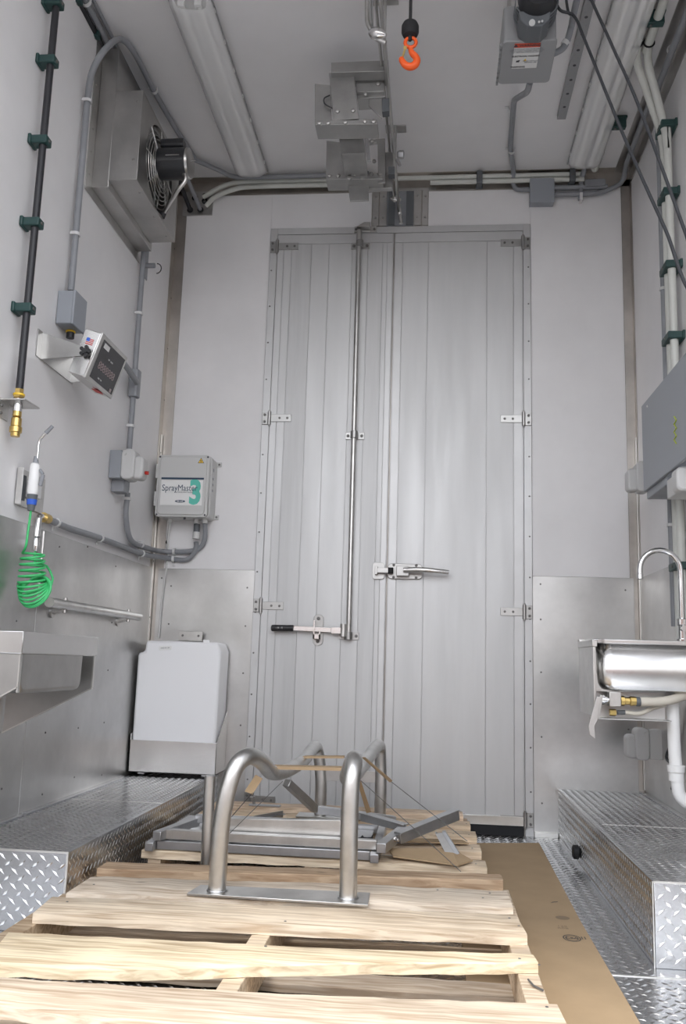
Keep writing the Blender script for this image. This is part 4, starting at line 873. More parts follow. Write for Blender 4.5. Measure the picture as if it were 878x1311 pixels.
part(MB().rbox(q+V((.03, 0, 0)), (.11, .07, .085), .02, 1), 'cover', 'outlet_grey', o_, .008); part(MB().bb(q+V((-.01, .03, -.04)), (W-.006, 3.25, q.z+.03)), 'back_box', 'enclosure_light', o_, .003)
part(MB().box(q+V((.03, -.036, -.03)), (.03, .003, .006)), 'mark', 'ink', o_)
# grey conduit on right wall
c6 = thing('conduit', 'grey vertical conduit beside the white pipes on the right wall', 'conduit', (W-xr, 3.66, .9))
yr = 3.66
part(MB().tube(fillet([V((W-.028, yr, .95)), V((W-.028, yr, 3.12)), V((W-.05, yr-.05, H-.06)), V((W-.05, 2.0, H-.04))], .08), .0135, 14), 'pipe', 'pvc_grey', c6, ang=60)
for z in (2.38, 1.36): strap(c6, (W-.028, yr, z), (-1, 0, 0), (0, 0, 1))
for yy_ in (3.05, 3.35): strap(c6, (W-.05, yy_, H-.042), (-1, 0, 0), (0, 1, 0))
# white pipes, right wall
wp = thing('white_pipe', 'paired white pipes in green clips running down the right wall', 'pipe', (W-.05, 3.5, 1.3))
for k, yy_ in enumerate((3.50, 3.555)):
    top = [V((W-.036, yy_, .90)), V((W-.036, yy_, 2.96)), V((W-.05, yy_, 3.06)), V((W-.135-.032*k*0 - (.045 if k else 0), 3.40, H-.05)), V((W-.150 - (.045 if k else 0), 3.30, H-.036))]
    part(MB().tube(catmull(fillet(top, .05), 2), .0165, 14), 'pipe', 'pvc_white', wp, ang=60)
for px_, py_ in ((846, 178), (851, 258), (856, 346), (861, 433), (864, 728)):
    z = ray(px_, py_, 'x', W-.036).z; clip(wp, (W-.032, 3.528, z), (-1, 0, 0), (0, 0, 1), .11, .066)
# white pipes on the ceiling, right
for k, xx in enumerate((W-.148, W-.196)):
    t_ = thing('ceiling_pipe', ('white pipe nearest the right wall along the ceiling', 'second white pipe along the ceiling left of the one by the wall')[k], 'pipe', (xx, 3, H-.036), 'white pipes along the right ceiling')
    part(MB().cyl((xx, 1.2, H-.036), (xx, 4.24 if k else 3.36, H-.036), .0185, 14), 'pipe', 'pvc_white', t_)
    for yy_ in (3.28,): part(MB().tube([(xx+.021*math.cos(a_), yy_+.03, H-.036+.021*math.sin(a_)) for a_ in [2*PI*j/16 for j in range(16)]], .004, 6, closed=True), 'clamp_ring', 'rubber', t_)
    if k:
        for yy_ in (3.18, 3.86): clip(t_, (W-.172, yy_, H-.032), (0, 0, -1), (0, 1, 0), .10, .058)
# grey conduit next to them
c7 = thing('conduit', 'thin grey conduit on the ceiling between the right lamp and white pipes', 'conduit', (W-.25, 3, H-.02))
part(MB().cyl((W-.243, 1.2, H-.02), (W-.243, 3.80, H-.02), .012, 12), 'pipe', 'pvc_grey', c7)
strap(c7, (W-.243, 3.1, H-.02), (0, 0, -1), (0, 1, 0)); strap(c7, (W-.243, 3.76, H-.02), (0, 0, -1), (0, 1, 0))
part(MB().tube(fillet([V((W-.243, 3.79, H-.02)), V((W-.243, 4.25, H-.022)), V((W-.250, D-.03, H-.05)), V((W-.256, D-.025, H-.165))], .05), .0135, 12), 'drop', 'pvc_grey', c7, ang=60)

# back wall, top: white pipes, conduits, box
bw1 = thing('white_pipe', 'long white pipe along the top of the back wall', 'pipe', (1.5, D-.08, H-.05))
part(MB().cyl((.40, D-.045, H-.030), (2.16, D-.045, H-.030), .0125, 12), 'pipe', 'pvc_white', bw1)
part(MB().tube(catmull([V((.40, D-.045, H-.030)), V((.30, D-.05, H-.04)), V((.22, D-.05, H-.075)), V((.15, D-.03, H-.105))], 6), .0125, 12), 'bend', 'pvc_white', bw1, ang=60)
bw2 = thing('white_pipe', 'lower white pipe curving up from the corner plate to the back ceiling', 'pipe', (.4, D-.08, H-.08))
part(MB().tube(catmull([V((1.06, D-.045, H-.058)), V((.45, D-.045, H-.058)), V((.32, D-.05, H-.075)), V((.22, D-.04, H-.11)), V((.165, D-.02, H-.150))], 6), .0125, 12), 'pipe', 'pvc_white', bw2, ang=60)
part(MB().cyl((1.37, D-.045, H-.058), (2.16, D-.045, H-.058), .0125, 12), 'pipe', 'pvc_white', bw2)
for x in (1.625, 2.10): clip(bw1, (x, D-.045, H-.045), (0, -1, 0), (1, 0, 0), .07, .055, 'rubber_grey')
cpl = thing('corner_plate', 'steel plate with black pipe ends in the upper left corner', 'plate', (.11, D-.01, 3.12))
part(MB().bb((.035, D-.012, 3.125), (.20, D-.006, 3.265)), 'plate', 'box_steel', cpl, .001)
mb = MB(); 
for x, z in ((.078, 3.155), (.135, 3.155), (.155, 3.205), (.155, 3.235), (.10, 3.225)): mb.tube([(x+.012*math.cos(a_), D-.018, z+.012*math.sin(a_)) for a_ in [2*PI*j/14 for j in range(14)]], .005, 6, closed=True)
part(mb, 'gasket', 'rubber', cpl)
part(MB().cyl((.05, 4.02, H-.04), (.078, D-.015, 3.155), .011, 12), 'black_pipe_end', 'pipe_black', cpl); part(MB().cyl((.10, 3.9, H-.05), (.135, D-.015, 3.155), .011, 12), 'grey_pipe_end', 'pvc_grey', cpl)
# junction box on back top right with conduits
jx0, jx1, jz0, jz1 = 1.885, 2.005, 3.135, 3.265
jj = thing('junction_box', 'square grey junction box at the top right of the back wall', 'box', (1.945, D-.03, jz0))
part(MB().bb((jx0, D-.060, jz0), (jx1, D-.007, jz1)), 'body', 'box_grey', jj, .003); part(MB().bb((jx0-.002, D-.066, jz0-.002), (jx1+.002, D-.060, jz1+.002)), 'lid', 'box_grey', jj, .002)
for z in (3.175, 3.225): pass
zc1, zc2 = WB(730, 240, .03).z, WB(730, 248, .03).z
c8 = thing('conduit', 'grey conduit with inspection fitting right of the back wall junction box', 'conduit', (2.1, D-.03, zc1))
part(MB().cyl((jx1, D-.03, zc1), (W-.12, D-.03, zc1), .013, 12), 'pipe', 'pvc_grey', c8)
part(MB().rbox((2.215, D-.035, zc1+.012), (.105, .045, .038), .010, 1), 'inspection_fitting', 'pvc_grey', c8, .003)
part(MB().bb((2.138, D-.05, zc2-.045), (2.152, D-.006, zc2-.005)), 'strap', 'strap_white', c8)
c9 = thing('conduit', 'lower grey conduit sweeping from the junction box up to the right corner', 'conduit', (2.1, D-.03, zc2))
part(MB().tube(fillet([V((jx1, D-.03, zc2-.003)), V((2.24, D-.03, zc2-.004)), V((W-.04, D-.035, zc2+.05)), V((W-.045, D-.12, H-.035)), V((W-.05, 3.66, H-.035))], .06), .0125, 12), 'pipe', 'pvc_grey', c9, ang=60)
# hoist conduit
c10 = thing('conduit', 'grey conduit on the ceiling from the hoist box down to the back junction box', 'conduit', (1.8, 3.8, H-.02))
pth = [V((1.76, 3.17, 3.03)), V((1.76, 3.26, 3.05)), CE(658, 128, .10), CE(656, 150, .016), CE(653, 190, .016), V((1.80, D-.06, H-.018)), V((1.80, D-.024, H-.06)), V((1.815, D-.024, zc1-.002)), V((jx0, D-.024, zc1-.004))]
part(MB().tube(fillet(pth, .06), .0125, 12), 'pipe', 'pvc_grey', c10, ang=60)
for py_ in (140, 193): q = CE(655, py_, .016); strap(c10, q, (0, 0, -1), (0, 1, 0))

# ================================================================== FAN
fn = thing('exhaust_fan', 'square stainless exhaust fan box high on the left wall with black motor', 'fan', (0, 3.45, 2.62))
fy0, fy1, fz0, fz1 = 3.20, 3.74, 2.672, 3.072
part(MB().bb((.001, 3.14, 2.605), (.004, 3.82, 3.29)), 'wall_flange', 'box_steel', fn, .001)
part(MB().bb((.004, fy0, fz0-.03), (.074, fy1+.03, 3.272)), 'base_box', 'box_steel', fn, .002)
fb2 = part(MB().bb((.074, fy0-.002, fz0), (.192, fy0+.002, fz1)).bb((.074, fy1-.002, fz0), (.192, fy1+.002, fz1)).bb((.074, fy0, fz1-.004), (.192, fy1, fz1)).bb((.074, fy0, fz0), (.192, fy1, fz0+.004)), 'fan_box', 'box_steel', fn, .001)
# face plate with a round opening
mb = MB(); n = 40; fc_ = V((.190, (fy0+fy1)/2, (fz0+fz1)/2)); ry_, hy, hz_ = .185, (fy1-fy0)/2, (fz1-fz0)/2; vs = []
for k in range(n):
    a_ = 2*PI*k/n; c_, s_ = math.cos(a_), math.sin(a_); m_ = min(hy/abs(c_) if abs(c_) > 1e-6 else 9, hz_/abs(s_) if abs(s_) > 1e-6 else 9)
    vs += [fc_+V((0, c_*ry_, s_*ry_)), fc_+V((0, c_*m_, s_*m_)), fc_+V((-.05, c_*ry_, s_*ry_))]
mb.add(vs, [(3*k, 3*k+1, (3*k+4) % (3*n), (3*k+3) % (3*n)) for k in range(n)] + [(3*k+2, 3*k, (3*k+3) % (3*n), (3*k+5) % (3*n)) for k in range(n)])
part(mb, 'face_plate', 'box_steel', fn)
mb = MB()
for k in range(9): r_ = .04+.0175*k; mb.tube([fc_+V((.012-.0004*k*k, r_*math.cos(a_), r_*math.sin(a_))) for a_ in [2*PI*j/32 for j in range(32)]], .0018, 5, closed=True)
for k in range(8): a_ = 2*PI*k/8; mb.tube([fc_+V((.012, .04*math.cos(a_), .04*math.sin(a_))), fc_+V((-.004, .19*math.cos(a_), .19*math.sin(a_)))], .003, 5)
part(mb, 'wire_guard', 'tube_steel', fn)
for k in range(5):
    a_ = 2*PI*k/5; e1 = V((0, math.cos(a_), math.sin(a_))); e2 = V((0, -math.sin(a_), math.cos(a_))); c_ = fc_+V((-.03, 0, 0))
    part(MB().prism([c_+e1*.03-e2*.02+V((.015, 0, 0)), c_+e1*.17-e2*.06+V((.015, 0, 0)), c_+e1*.17+e2*.05-V((.015, 0, 0)), c_+e1*.03+e2*.02-V((.015, 0, 0))], V((.003, 0, 0))), 'blade', 'frame_steel', fn)
part(MB().bb((.074, fy0+.01, fz0+.01), (.08, fy1-.01, fz1-.01)), 'inner_back', 'rubber_grey', fn)
mc = V((.195, 3.44, 2.885))
mo = part(MB().lathe(mc, (1, 0, 0), [(0, .050), (.008, .068), (.125, .068), (.130, .064)], 28), 'motor', 'motor', fn)
part(MB().lathe(mc+V((.130, 0, 0)), (1, 0, 0), [(0, .066), (.010, .064), (.018, .045), (.020, 0)], 28), 'end_bell', 'box_steel', mo)
part(MB().lathe(mc+V((-.02, 0, 0)), (1, 0, 0), [(0, .030), (.03, .045)], 20), 'hub', 'frame_steel', mo)
part(MB().rbox(mc+V((.06, 0, .088)), (.10, .06, .042), .014, 0), 'capacitor_box', 'motor', mo, .003)
part(MB().bb(mc+V((.05, -.0695, -.002)), mc+V((.11, -.068, .002))).cyl(mc+V((.14, -.02, 0)), mc+V((.17, -.02, 0)), .002, 6), 'seam_screw', 'bolt', mo)
part(MB().tube(catmull([mc+V((.12, -.02, -.055)), mc+V((.13, -.02, -.09)), mc+V((.09, 0, -.13)), V((.19, 3.56, 2.72))], 6), .009, 10), 'flex_conduit', 'tube_steel', mo, ang=60)
part(MB().lathe((.19, 3.56, 2.72), (-.3, 0, -1), [(0, .014), (.02, .014)], 10), 'gland', 'black_plastic', mo)
mb = MB()
for p in ((.15, fz1-.05), (.15, fz0+.09)): mb.lathe((p[0]+.02, fy0-.002, p[1]), (0, -1, 0), [(0, .006), (.003, .004)], 8)
for z in (2.68, 2.78, 2.88, 2.98, 3.08, 3.18): mb.lathe((.004, 3.165, z), (1, 0, 0), [(0, .005), (.003, .004)], 8)
for yy_ in (3.3, 3.5, 3.68): mb.lathe((.17, yy_, fz0), (0, 0, -1), [(0, .005), (.003, .004)], 8)
part(mb, 'screw', 'bolt', fn, kind='stuff')
sn = thing('sensor', 'small sensor with yellow ring and wire loop below the fan box', 'sensor', (.05, 3.82, 2.58))
part(MB().cyl((.01, 3.83, 2.600), (.075, 3.83, 2.600), .012, 12), 'body', 'pvc_grey', sn); part(MB().cyl((.012, 3.83, 2.600), (.022, 3.83, 2.600), .0145, 12), 'ring', 'yellow', sn)
part(MB().tube([V((.085, 3.83, 2.585))+V((.022*math.sin(a_), 0, .025*math.cos(a_))) for a_ in [PI*k/8 for k in range(9)]], .0025, 6), 'wire', 'black_cable', sn)
part(MB().bb((.002, 3.85, 2.57), (.006, 3.93, 2.74)), 'plate', 'box_grey', sn)

# ================================================================== LAMPS
def lamp(x0, x1, y0, y1, label):
    t_ = thing('ceiling_lamp', label, 'lamp', ((x0+x1)/2, (y0+y1)/2, H-.09), 'fluorescent ceiling lamps'); zt, zb2 = H-.001, H-.085
    part(MB().bb((x0+.005, y0, H-.030), (x1-.005, y1, zt)), 'tray', 'lamp_tray', t_, .004)
    n = 10; pr = [(x0+.002, H-.026)]
    for k in range(n+1): a_ = PI + PI*k/n; pr.append(((x0+x1)/2+(x1-x0)/2*abs(math.cos(a_))**.55*(1 if math.cos(a_) > 0 else -1), H-.036+(.046)*math.sin(a_)))
    pr.append((x1-.002, H-.026)); m_ = len(pr)
    rws = [(y0+.002, .55), (y0+.03, .92), (y0+.06, 1), (y1-.06, 1), (y1-.03, .92), (y1-.002, .55)]; vs = []
    cx0 = (x0+x1)/2
    for yy_, s_ in rws: vs += [V((cx0+(p[0]-cx0)*(.85+.15*s_), yy_, H-.026+(p[1]-H+.026)*s_)) for p in pr]
    mb = MB().add(vs, [(i*m_+k, i*m_+k+1, (i+1)*m_+k+1, (i+1)*m_+k) for i in range(len(rws)-1) for k in range(m_-1)] + [list(range(m_)), list(range((len(rws)-1)*m_, len(rws)*m_))])
    part(mb, 'cover', 'clear_cover', t_, ang=50)
    part(MB().bb((x0-.003, y0, H-.032), (x0+.004, y1, H-.024)).bb((x1-.004, y0, H-.032), (x1+.003, y1, H-.024)), 'cover_rim', 'enclosure_grey', t_)
    for xx in (x0+(x1-x0)*.30, x0+(x1-x0)*.70):
        part(MB().cyl((xx, y0+.05, H-.050), (xx, y1-.05, H-.050), .0125, 14), 'tube_lamp', 'lamp_tube', t_)
        part(MB().bb((xx-.014, y0+.032, H-.064), (xx+.014, y0+.048, H-.03)).bb((xx-.014, y1-.048, H-.064), (xx+.014, y1-.032, H-.03)), 'lamp_holder', 'bright_white', t_, .003)
    for k in range(7):
        yy_ = y0+.1+(y1-y0-.2)*k/6
        for xx in (x0, x1): part(MB().box((xx, yy_, H-.032), (.006, .020, .018)), 'latch', 'enclosure_light', t_)
lamp(.352, .520, 2.93, 4.20, 'long covered fluorescent lamp on the ceiling left of the rail')
lamp(2.062, 2.222, 2.93, 4.20, 'long covered fluorescent lamp on the ceiling by the right wall')
# perforated strut
sx_, = (1.978,)
su = thing('perforated_strut', 'perforated grey steel strip on the ceiling beside the right lamp', 'strut', (sx_, 3.3, H-.02))
part(MB().bb((sx_-.020, 2.4, H-.022), (sx_-.017, 3.83, H-.001)).bb((sx_+.017, 2.4, H-.022), (sx_+.020, 3.83, H-.001)).bb((sx_-.020, 2.4, H-.025), (sx_+.020, 3.83, H-.022)), 'strip', 'enclosure_grey', su, .001)
mb = MB(); m2 = MB()
for k in range(14):
    yy_ = 2.5+.095*k; mb.cyl((sx_, yy_, H-.0245), (sx_, yy_, H-.0256), .007, 10)
    for q_ in (.028, .048, .068): m2.cyl((sx_+.008*(1 if q_ == .048 else -1), yy_+q_, H-.0245), (sx_+.008*(1 if q_ == .048 else -1), yy_+q_, H-.0255), .0028, 6)
part(mb, 'hole', 'ink', su, kind='stuff'); part(m2, 'small_hole', 'pvc_grey', su, kind='stuff')

# ================================================================== OVERHEAD RAIL AND TROLLEYS
zr = 3.13
r0, r1_ = ray(487, 0, 'z', zr), AY(513, 262, D-.01)
rl = thing('overhead_rail', 'steel overhead rail running along the ceiling to the slot above the doors', 'rail', (1.2, 3.5, zr))
ra_, rb_ = V((1.185, 1.6, zr)), V((1.215, D+.01, zr)); xr0 = ray(487, 0, 'z', zr).x; ra_.x = xr0 - (ray(487, 0, 'z', zr).y-1.6)*(1.208-xr0)/(4.34-2.75); rb_.x = 1.208
def RP(y): return ra_.lerp(rb_, (y-1.6)/(D+.01-1.6))
part(MB().strut(ra_, rb_, .012, .055), 'flat_bar', 'box_steel', rl, .003)
part(MB().cyl(ra_+V((-.02, 0, .012)), RP(4.2)+V((-.02, 0, .012)), .006, 8), 'side_rod', 'tube_steel', rl)
for yy_ in (2.2, 3.05, 3.9):
    q = RP(yy_); part(MB().bb((q.x-.004, yy_-.03, zr+.02), (q.x+.004, yy_+.03, H-.001)).bb((q.x-.05, yy_-.03, H-.006), (q.x+.05, yy_+.03, H-.001)), 'hanger', 'box_steel', rl, .001)
q = AY(517, 292, D-.05)
part(MB().tube(fillet([RP(4.28), V((1.215, D-.03, 3.10)), V((1.22, D-.04, 3.04))], .03), .010, 10).lathe(AY(500, 254, D-.08), (1, -.4, -.4), [(0, .004), (.03, .02), (.06, .008)], 10), 'end_hook', 'mirror_steel', rl)
# bent hook rod with cupped end at top
hk = thing('hanger_rod', 'bent round steel rod ending in a cup beside the rail, top of picture', 'rod', tuple(ray(470, 0, 'y', 2.9)))
yh = 2.9
part(MB().tube(fillet([AY(470, -40, yh), AY(470, 30, yh), AY(481, 50, yh), AY(494, 55, yh)], .02), .0085, 12), 'rod', 'box_steel', hk, ang=60)
part(MB().cyl(AY(476, -40, yh+.02), AY(476, 36, yh+.02), .005, 8), 'thin_rod', 'frame_steel', hk)
part(MB().lathe(AY(472, 42, yh), (1, -.2, -.35), [(0, .006), (.015, .020), (.04, .024), (.06, .015), (.07, .008)], 14), 'cup', 'mirror_steel', hk)
# switch carriage units: built once, copied once
def unit(dy, dz, label, first):
    t_ = thing('rail_carriage', label, 'carriage', (1.05, 3.3+dy, 2.95+dz), 'carriages hanging beside the rail'); o = V((0, dy, dz))
    def sl(pts, y, th, nm, mt='carriage_steel', bev=.0015): return part(MB().prism([AY(x, y_, y)+o for x, y_ in pts], (0, th, 0)), nm, mt, t_, bev)
    yc = 3.25
    sl([(403, 107), (424, 109), (424, 160), (403, 160)], yc, .006, 'side_plate')
    sl([(421, 93), (453, 91), (459, 152), (427, 154)], yc-.03, .02, 'front_plate')
    sl([(403, 154), (483, 153), (483, 159), (403, 160)], yc-.035, .10, 'flange_bar')
    sl([(455, 101), (492, 101), (492, 117), (456, 118)], yc, .03, 'bracket')
    sl([(457, 118), (493, 117), (493, 124), (457, 126)], yc+.02, .08, 'bracket')
    sl([(472, 122), (489, 122), (489, 152), (472, 136)], yc+.03, .006, 'gusset')
    sl([(489, 126), (498, 125), (498, 142), (489, 143)], yc+.03, .04, 'roller', 'rubber_grey')
    part(MB().tube(catmull([AY(422, 122, yc-.01)+o, AY(415, 126, yc-.015)+o, AY(416, 133, yc-.015)+o, AY(426, 139, yc-.02)+o], 4), .003, 6), 'wire', 'black_cable', t_)
    mb = MB()
    for x, y_, yy_ in ((432, 143, yc-.03), (452, 142, yc-.03), (409, 158, yc-.035), (420, 158, yc-.035), (442, 157, yc-.035), (467, 156, yc-.035), (478, 156, yc-.035), (484, 108, yc), (468, 121, yc)):
        mb.lathe(AY(x, y_, yy_)+o, (0, -1, 0), [(0, .009), (.007, .008), (.009, 0)], 8)
    part(mb, 'bolt_head', 'bolt', t_)
    return t_, sl
u1, sl = unit(0, 0, 'nearer steel carriage with bolted plates hanging beside the rail', True)
sl([(424, 80), (497, 77), (497, 91), (424, 93)], 3.19, .05, 'cover_plate')
sl([(424, 93), (497, 91), (497, 100), (424, 102)], 3.24, .05, 'cover_plate')
# farther carriage placed by the same plates further along the rail
u2, _ = unit(.0, .0, 'farther steel carriage with bolted plates just before the back wall', False) if False else (None, None)
t_ = thing('rail_carriage', 'farther steel carriage with bolted plates just before the back wall', 'carriage', (1.05, 3.8, 2.9), 'carriages hanging beside the rail')
yc = 3.78
def s2(pts, y, th, nm, mt='carriage_steel', bev=.0015): return part(MB().prism([AY(x, y_, y) for x, y_ in pts], (0, th, 0)), nm, mt, t_, bev)
s2([(418, 180), (436, 182), (441, 195), (441, 226), (417, 227)], yc, .006, 'side_plate')
s2([(438, 200), (467, 200), (468, 223), (440, 224)], yc-.03, .02, 'front_plate')
s2([(417, 224), (490, 222), (490, 229), (417, 230)], yc-.035, .10, 'flange_bar')
s2([(444, 228), (472, 226), (472, 256), (448, 257)], yc+.02, .012, 'lower_plate')
s2([(468, 226), (502, 224), (502, 240), (470, 243)], yc+.04, .03, 'bracket')
s2([(483, 178), (493, 177), (493, 234), (484, 235)], yc-.01, .012, 'bracket')
s2([(493, 195), (503, 195), (503, 222), (493, 222)], yc+.02, .03, 'bracket')
s2([(467, 180), (483, 178), (483, 182), (467, 184)], yc, .02, 'bracket')
s2([(497, 213), (505, 213), (505, 223), (497, 223)], yc, .04, 'roller', 'rubber_grey')
s2([(441, 212), (468, 211), (468, 214), (441, 215)], yc-.034, .004, 'bright_strip', 'mirror_steel')
mb = MB()
for x, y_, yy_ in ((447, 229, yc-.035), (464, 229, yc-.035), (422, 225, yc-.035), (433, 225, yc-.035), (454, 224, yc-.035), (475, 223, yc-.035), (486, 223, yc-.035), (476, 181, yc), (479, 207, yc+.03)): mb.lathe(AY(x, y_, yy_), (0, -1, 0), [(0, .010), (.007, .009), (.009, 0)], 8)
part(mb, 'bolt_head', 'bolt', t_)
part(MB().lathe(AY(508, 198, yc+.02), (1, 0, 0), [(0, .012), (.012, .02), (.03, .02), (.034, .014)], 6).cyl(AY(508, 204, yc), AY(512, 212, yc), .008, 8), 'hex_plug', 'frame_steel', t_)
# link between them
lk = part(MB().prism([AY(x, y_, 3.56) for x, y_ in ((432, 166), (464, 165), (467, 196), (437, 197))], (0, .22, 0)), 'link_plate', 'carriage_steel', t_, .001)
def s3(pts, y, th, nm, mt='carriage_steel'): return part(MB().prism([AY(x, y_, y) for x, y_ in pts], (0, th, 0)), nm, mt, lk, .001)
s3([(430, 160), (464, 159), (465, 165), (432, 166)], 3.50, .04, 'strap', 'frame_steel'); s3([(436, 197), (468, 196), (468, 201), (438, 202)], 3.60, .04, 'strap', 'frame_steel')
s3([(464, 158), (469, 158), (475, 206), (470, 206)], 3.58, .01, 'side_bar', 'frame_steel')

# ================================================================== HOOK
hy_ = 2.7
ch_ = thing('hoist_hook', 'orange safety hook under a black ball stop on a hanging cable', 'hook', tuple(AY(523, 88, hy_)))
c = AY(525, 38, hy_)
part(MB().cyl(c, V((c.x, hy_, H-.001)), .0055, 10), 'cable', 'black_plastic', ch_)
part(MB().lathe(c+V((0, 0, .030)), (0, 0, -1), [(0, .010), (.006, .024), (.018, .0295), (.042, .0295), (.054, .024), (.060, .010), (.072, .006)], 20), 'ball_stop', 'rubber', ch_)
rg = AY(525.5, 54.5, hy_); S = (AY(526, 54, hy_)-AY(525, 54, hy_)).length
part(MB().tube([rg+V((.0185*math.cos(a_), 0, .0185*math.sin(a_))) for a_ in [2*PI*k/20 for k in range(20)]], .0062, 10, closed=True), 'eye', 'orange', ch_, ang=60)
hp_ = [AY(x, y_, hy_) for x, y_ in ((525, 62), (527.5, 68), (532, 73), (533.5, 78), (531, 83), (525, 85.5), (518.5, 83), (514.5, 77.5), (513.5, 73.5))]
hpc = catmull(hp_, 4); rr_ = [.0075+.0055*math.sin(min(1, i/(len(hpc)-1))*PI)**.7 if i < len(hpc)-1 else .005 for i in range(len(hpc))]
part(MB().tube(hpc, rr_, 12), 'hook', 'orange', ch_, ang=60)
part(MB().strut(AY(519, 61, hy_-.004), AY(515.5, 73, hy_-.004), .006, .008, (0, 1, 0)).cyl(AY(518.5, 61, hy_-.012), AY(518.5, 61, hy_+.01), .006, 10), 'safety_latch', 'brass', ch_)

# ================================================================== HOIST BOX
zh = 3.0
hb = thing('hoist_control_box', 'grey ceiling control box with red and white warning label', 'box', (1.74, 3.05, zh))
bl, br, bfl, bfr = ray(643, 52, 'z', zh), ray(713, 50, 'z', zh), ray(640, 105, 'z', zh), ray(701, 105, 'z', zh)
hx0, hx1, hy0, hy1 = (bl.x+bfl.x)/2, (br.x+bfr.x)/2, bl.y, bfl.y
part(MB().rbox(((hx0+hx1)/2, (hy0+hy1)/2, zh+.07), (hx1-hx0, hy1-hy0, .14), .014, 2), 'body', 'enclosure_grey', hb, .004)
part(MB().rbox(((hx0+hx1)/2, (hy0+hy1)/2, zh-.002), (hx1-hx0+.006, hy1-hy0+.006, .012), .016, 2), 'lid', 'enclosure_grey', hb, .003)
mb = MB()
for k in range(9): mb.bb((hx0-.010, hy0+.03+k*.026, zh), (hx0-.002, hy0+.044+k*.026, zh+.012))
part(mb, 'hinge_knuckle', 'enclosure_grey', hb, kind='stuff')
part(MB().bb((hx0+.03, hy0+.03, zh+.14), (hx0+.05, hy1-.03, H-.001)).bb((hx1-.05, hy0+.03, zh+.14), (hx1-.03, hy1-.03, H-.001)), 'mount', 'box_steel', hb)
def lp(px_, py_): p = ray(px_, py_, 'z', zh-.009); return p
L0, L1, L2, L3 = lp(659, 56), lp(692, 56), lp(688, 88), lp(656, 88)
lbx0, lbx1, lby0, lby1 = L0.x, L1.x, L0.y, L3.y
lb = part(MB().bb((lbx0, lby0, zh-.0088), (lbx1, lby1, zh-.0080)), 'warning_label', 'label_white', hb)
part(MB().bb((lbx0, lby0, zh-.0096), (lbx1, lby0+(lby1-lby0)*.16, zh-.0086)), 'warning_band', 'warning_red', lb)
lw = lbx1-lbx0; lh = lby1-lby0
def lt(s, sz, fx, fy_, mt='ink', al='CENTER', bold=0, sx=1): text(s, sz, mt, 'lettering', lb, (lbx0+lw*fx, lby0+lh*fy_, zh-.0100), (1, 0, 0), (0, -1, 0), .0002, sx, bold, align=al)
lt('\u25B2 WARNING', lh*.13, .5, .08, 'ink', bold=.0003, sx=.9)
lt('HAZARDOUS VOLTAGE INSIDE\nDISCONNECT POWER AND LOCK\nOUT BEFORE OPENING COVER', lh*.062, .5, .28, 'pvc_grey', sx=.95)
lt('ELECTRICAL HAZARD', lh*.075, .5, .50, 'ink', bold=.0002)
lt('READ MANUAL\nBEFORE USE', lh*.06, .72, .72, 'pvc_grey'); lt('WARNING', lh*.08, .24, .93, 'ink', bold=.0003)
part(MB().prism([(lbx0+lw*.15, lby0+lh*.68, zh-.0094), (lbx0+lw*.30, lby0+lh*.65, zh-.0094), (lbx0+lw*.26, lby0+lh*.74, zh-.0094), (lbx0+lw*.14, lby0+lh*.74, zh-.0094)], (0, 0, .0004)), 'pictogram', 'ink', lb)
part(MB().prism([(lbx0+lw*.44, lby0+lh*.70, zh-.0094), (lbx0+lw*.56, lby0+lh*.70, zh-.0094), (lbx0+lw*.50, lby0+lh*.60, zh-.0094)], (0, 0, .0004)), 'pictogram', 'yellow', lb)
mq = AY(686, 22, hy0-.06)
hm = thing('hoist_motor', 'dark round hoist motor in front of the grey control box', 'motor', (mq.x, hy0-.08, mq.z))
mz = AY(686, 12, hy0-.05).z
part(MB().lathe((mq.x, hy0-.008, mz), (0, -1, 0), [(0, .060), (.01, .070), (.05, .072), (.10, .066), (.13, .05)], 28), 'housing', 'motor', hm)
for k in range(5): part(MB().tube([V((mq.x, hy0-.025-k*.017, mz))+V((.0735*math.cos(a_), 0, .0735*math.sin(a_))) for a_ in [2*PI*j/28 for j in range(28)]], .003, 5, closed=True), 'cooling_rib', 'rubber_grey', hm)
pf_ = MB().prism([AY(664, 14, hy0-.10), AY(705, 13, hy0-.10), AY(704, 24, hy0-.10), AY(694, 33, hy0-.10), AY(675, 33, hy0-.10), AY(666, 25, hy0-.10)], (0, .09, 0)); part(pf_, 'end_cap', 'rubber_grey', hm, .004)
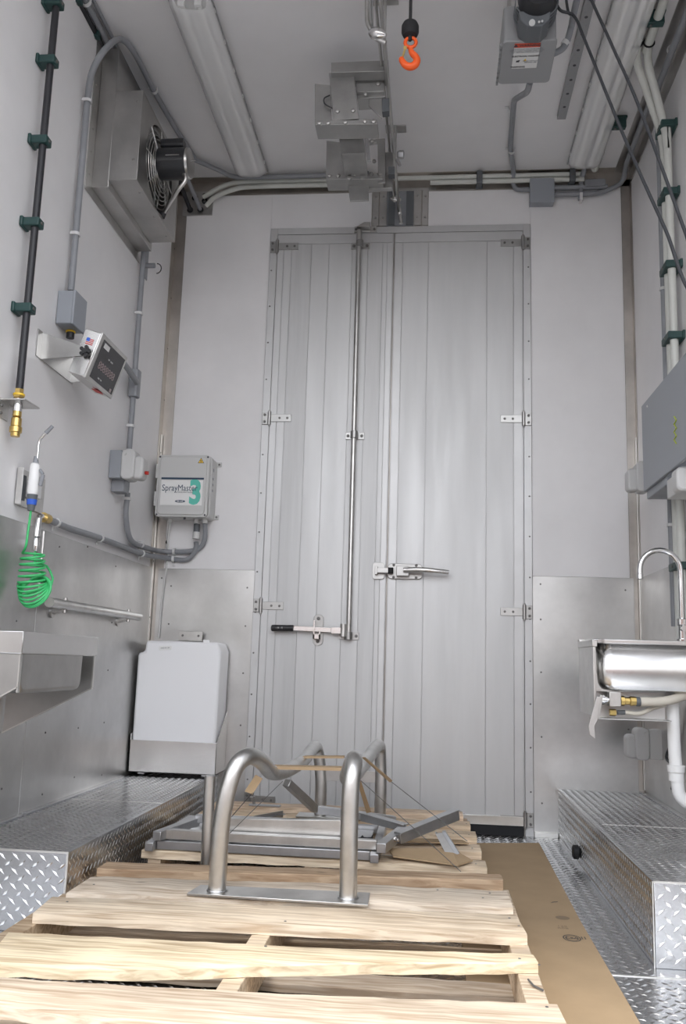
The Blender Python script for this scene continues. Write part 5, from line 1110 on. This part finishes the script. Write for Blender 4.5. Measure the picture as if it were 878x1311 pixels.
part(MB().cyl(AY(681, 29, hy0-.11), AY(681, 29, hy0-.10), .011, 14).cyl(AY(690, 28, hy0-.11), AY(690, 28, hy0-.10), .004, 8).cyl(AY(694, 27, hy0-.11), AY(694, 27, hy0-.10), .004, 8), 'screw', 'box_steel', hm)
for px_ in (662, 708): part(MB().strut(AY(px_, -20, hy0-.09), AY(px_, 10, hy0-.09), .01, .012, (0, 1, 0)), 'steel_strap', 'box_steel', hm)
# flexible conduit from box side to ceiling
c11 = thing('flex_conduit', 'grey flexible conduit curving from the hoist box side to the ceiling', 'conduit', (hx1, hy1-.1, zh+.05))
part(MB().tube(catmull([V((hx1-.005, hy1-.06, zh+.06)), AY(722, 60, hy1-.03), AY(731, 35, hy1-.05), AY(736, 10, hy1-.15), V((1.93, hy0-.25, H-.02)), V((1.92, 2.3, H-.02))], 6), .0125, 12), 'pipe', 'pvc_grey', c11, ang=60)
q = AY(723, 56, hy1-.03); part(MB().lathe(q, (.5, 0, .8), [(-.008, .0155), (.010, .0155)], 12), 'strap', 'strap_white', c11)
# black cables
q0 = V((1.93, 2.75, H-.06))
single(MB().tube(catmull([AY(708, -12, 2.86), AY(716, 12, 2.86), AY(735, 21, 2.86), AY(750, 55, 2.80), AY(800, 178, 2.66), AY(850, 290, 2.50), AY(905, 405, 2.36), V((2.392, 2.05, 1.30))], 8), .0052, 10), 'power_cable', 'black_cable', 'black cable drooping from the hoist motor to the right edge, lower of two', 'cable', group='black cables crossing the upper right', ang=60)
single(MB().tube(catmull([V((1.94, 2.72, H-.002)), AY(745, -30, 2.80), AY(757, 0, 2.78), AY(785, 62, 2.72), AY(820, 142, 2.64), AY(878, 300, 2.50), AY(905, 375, 2.40), V((2.392, 2.12, 1.50))], 8), .0052, 10), 'power_cable', 'black_cable', 'black cable slanting down to the right edge, upper of two', 'cable', group='black cables crossing the upper right', ang=60)
single(MB().tube(catmull([AY(733, 19, 2.86), AY(727, 14, 2.88), AY(724, -20, 2.9), V((1.88, 2.9, H-.002))], 6), .0048, 8), 'power_cable', 'black_cable', 'short black cable loop right of the hoist motor', 'cable', group='black cables crossing the upper right', ang=60)
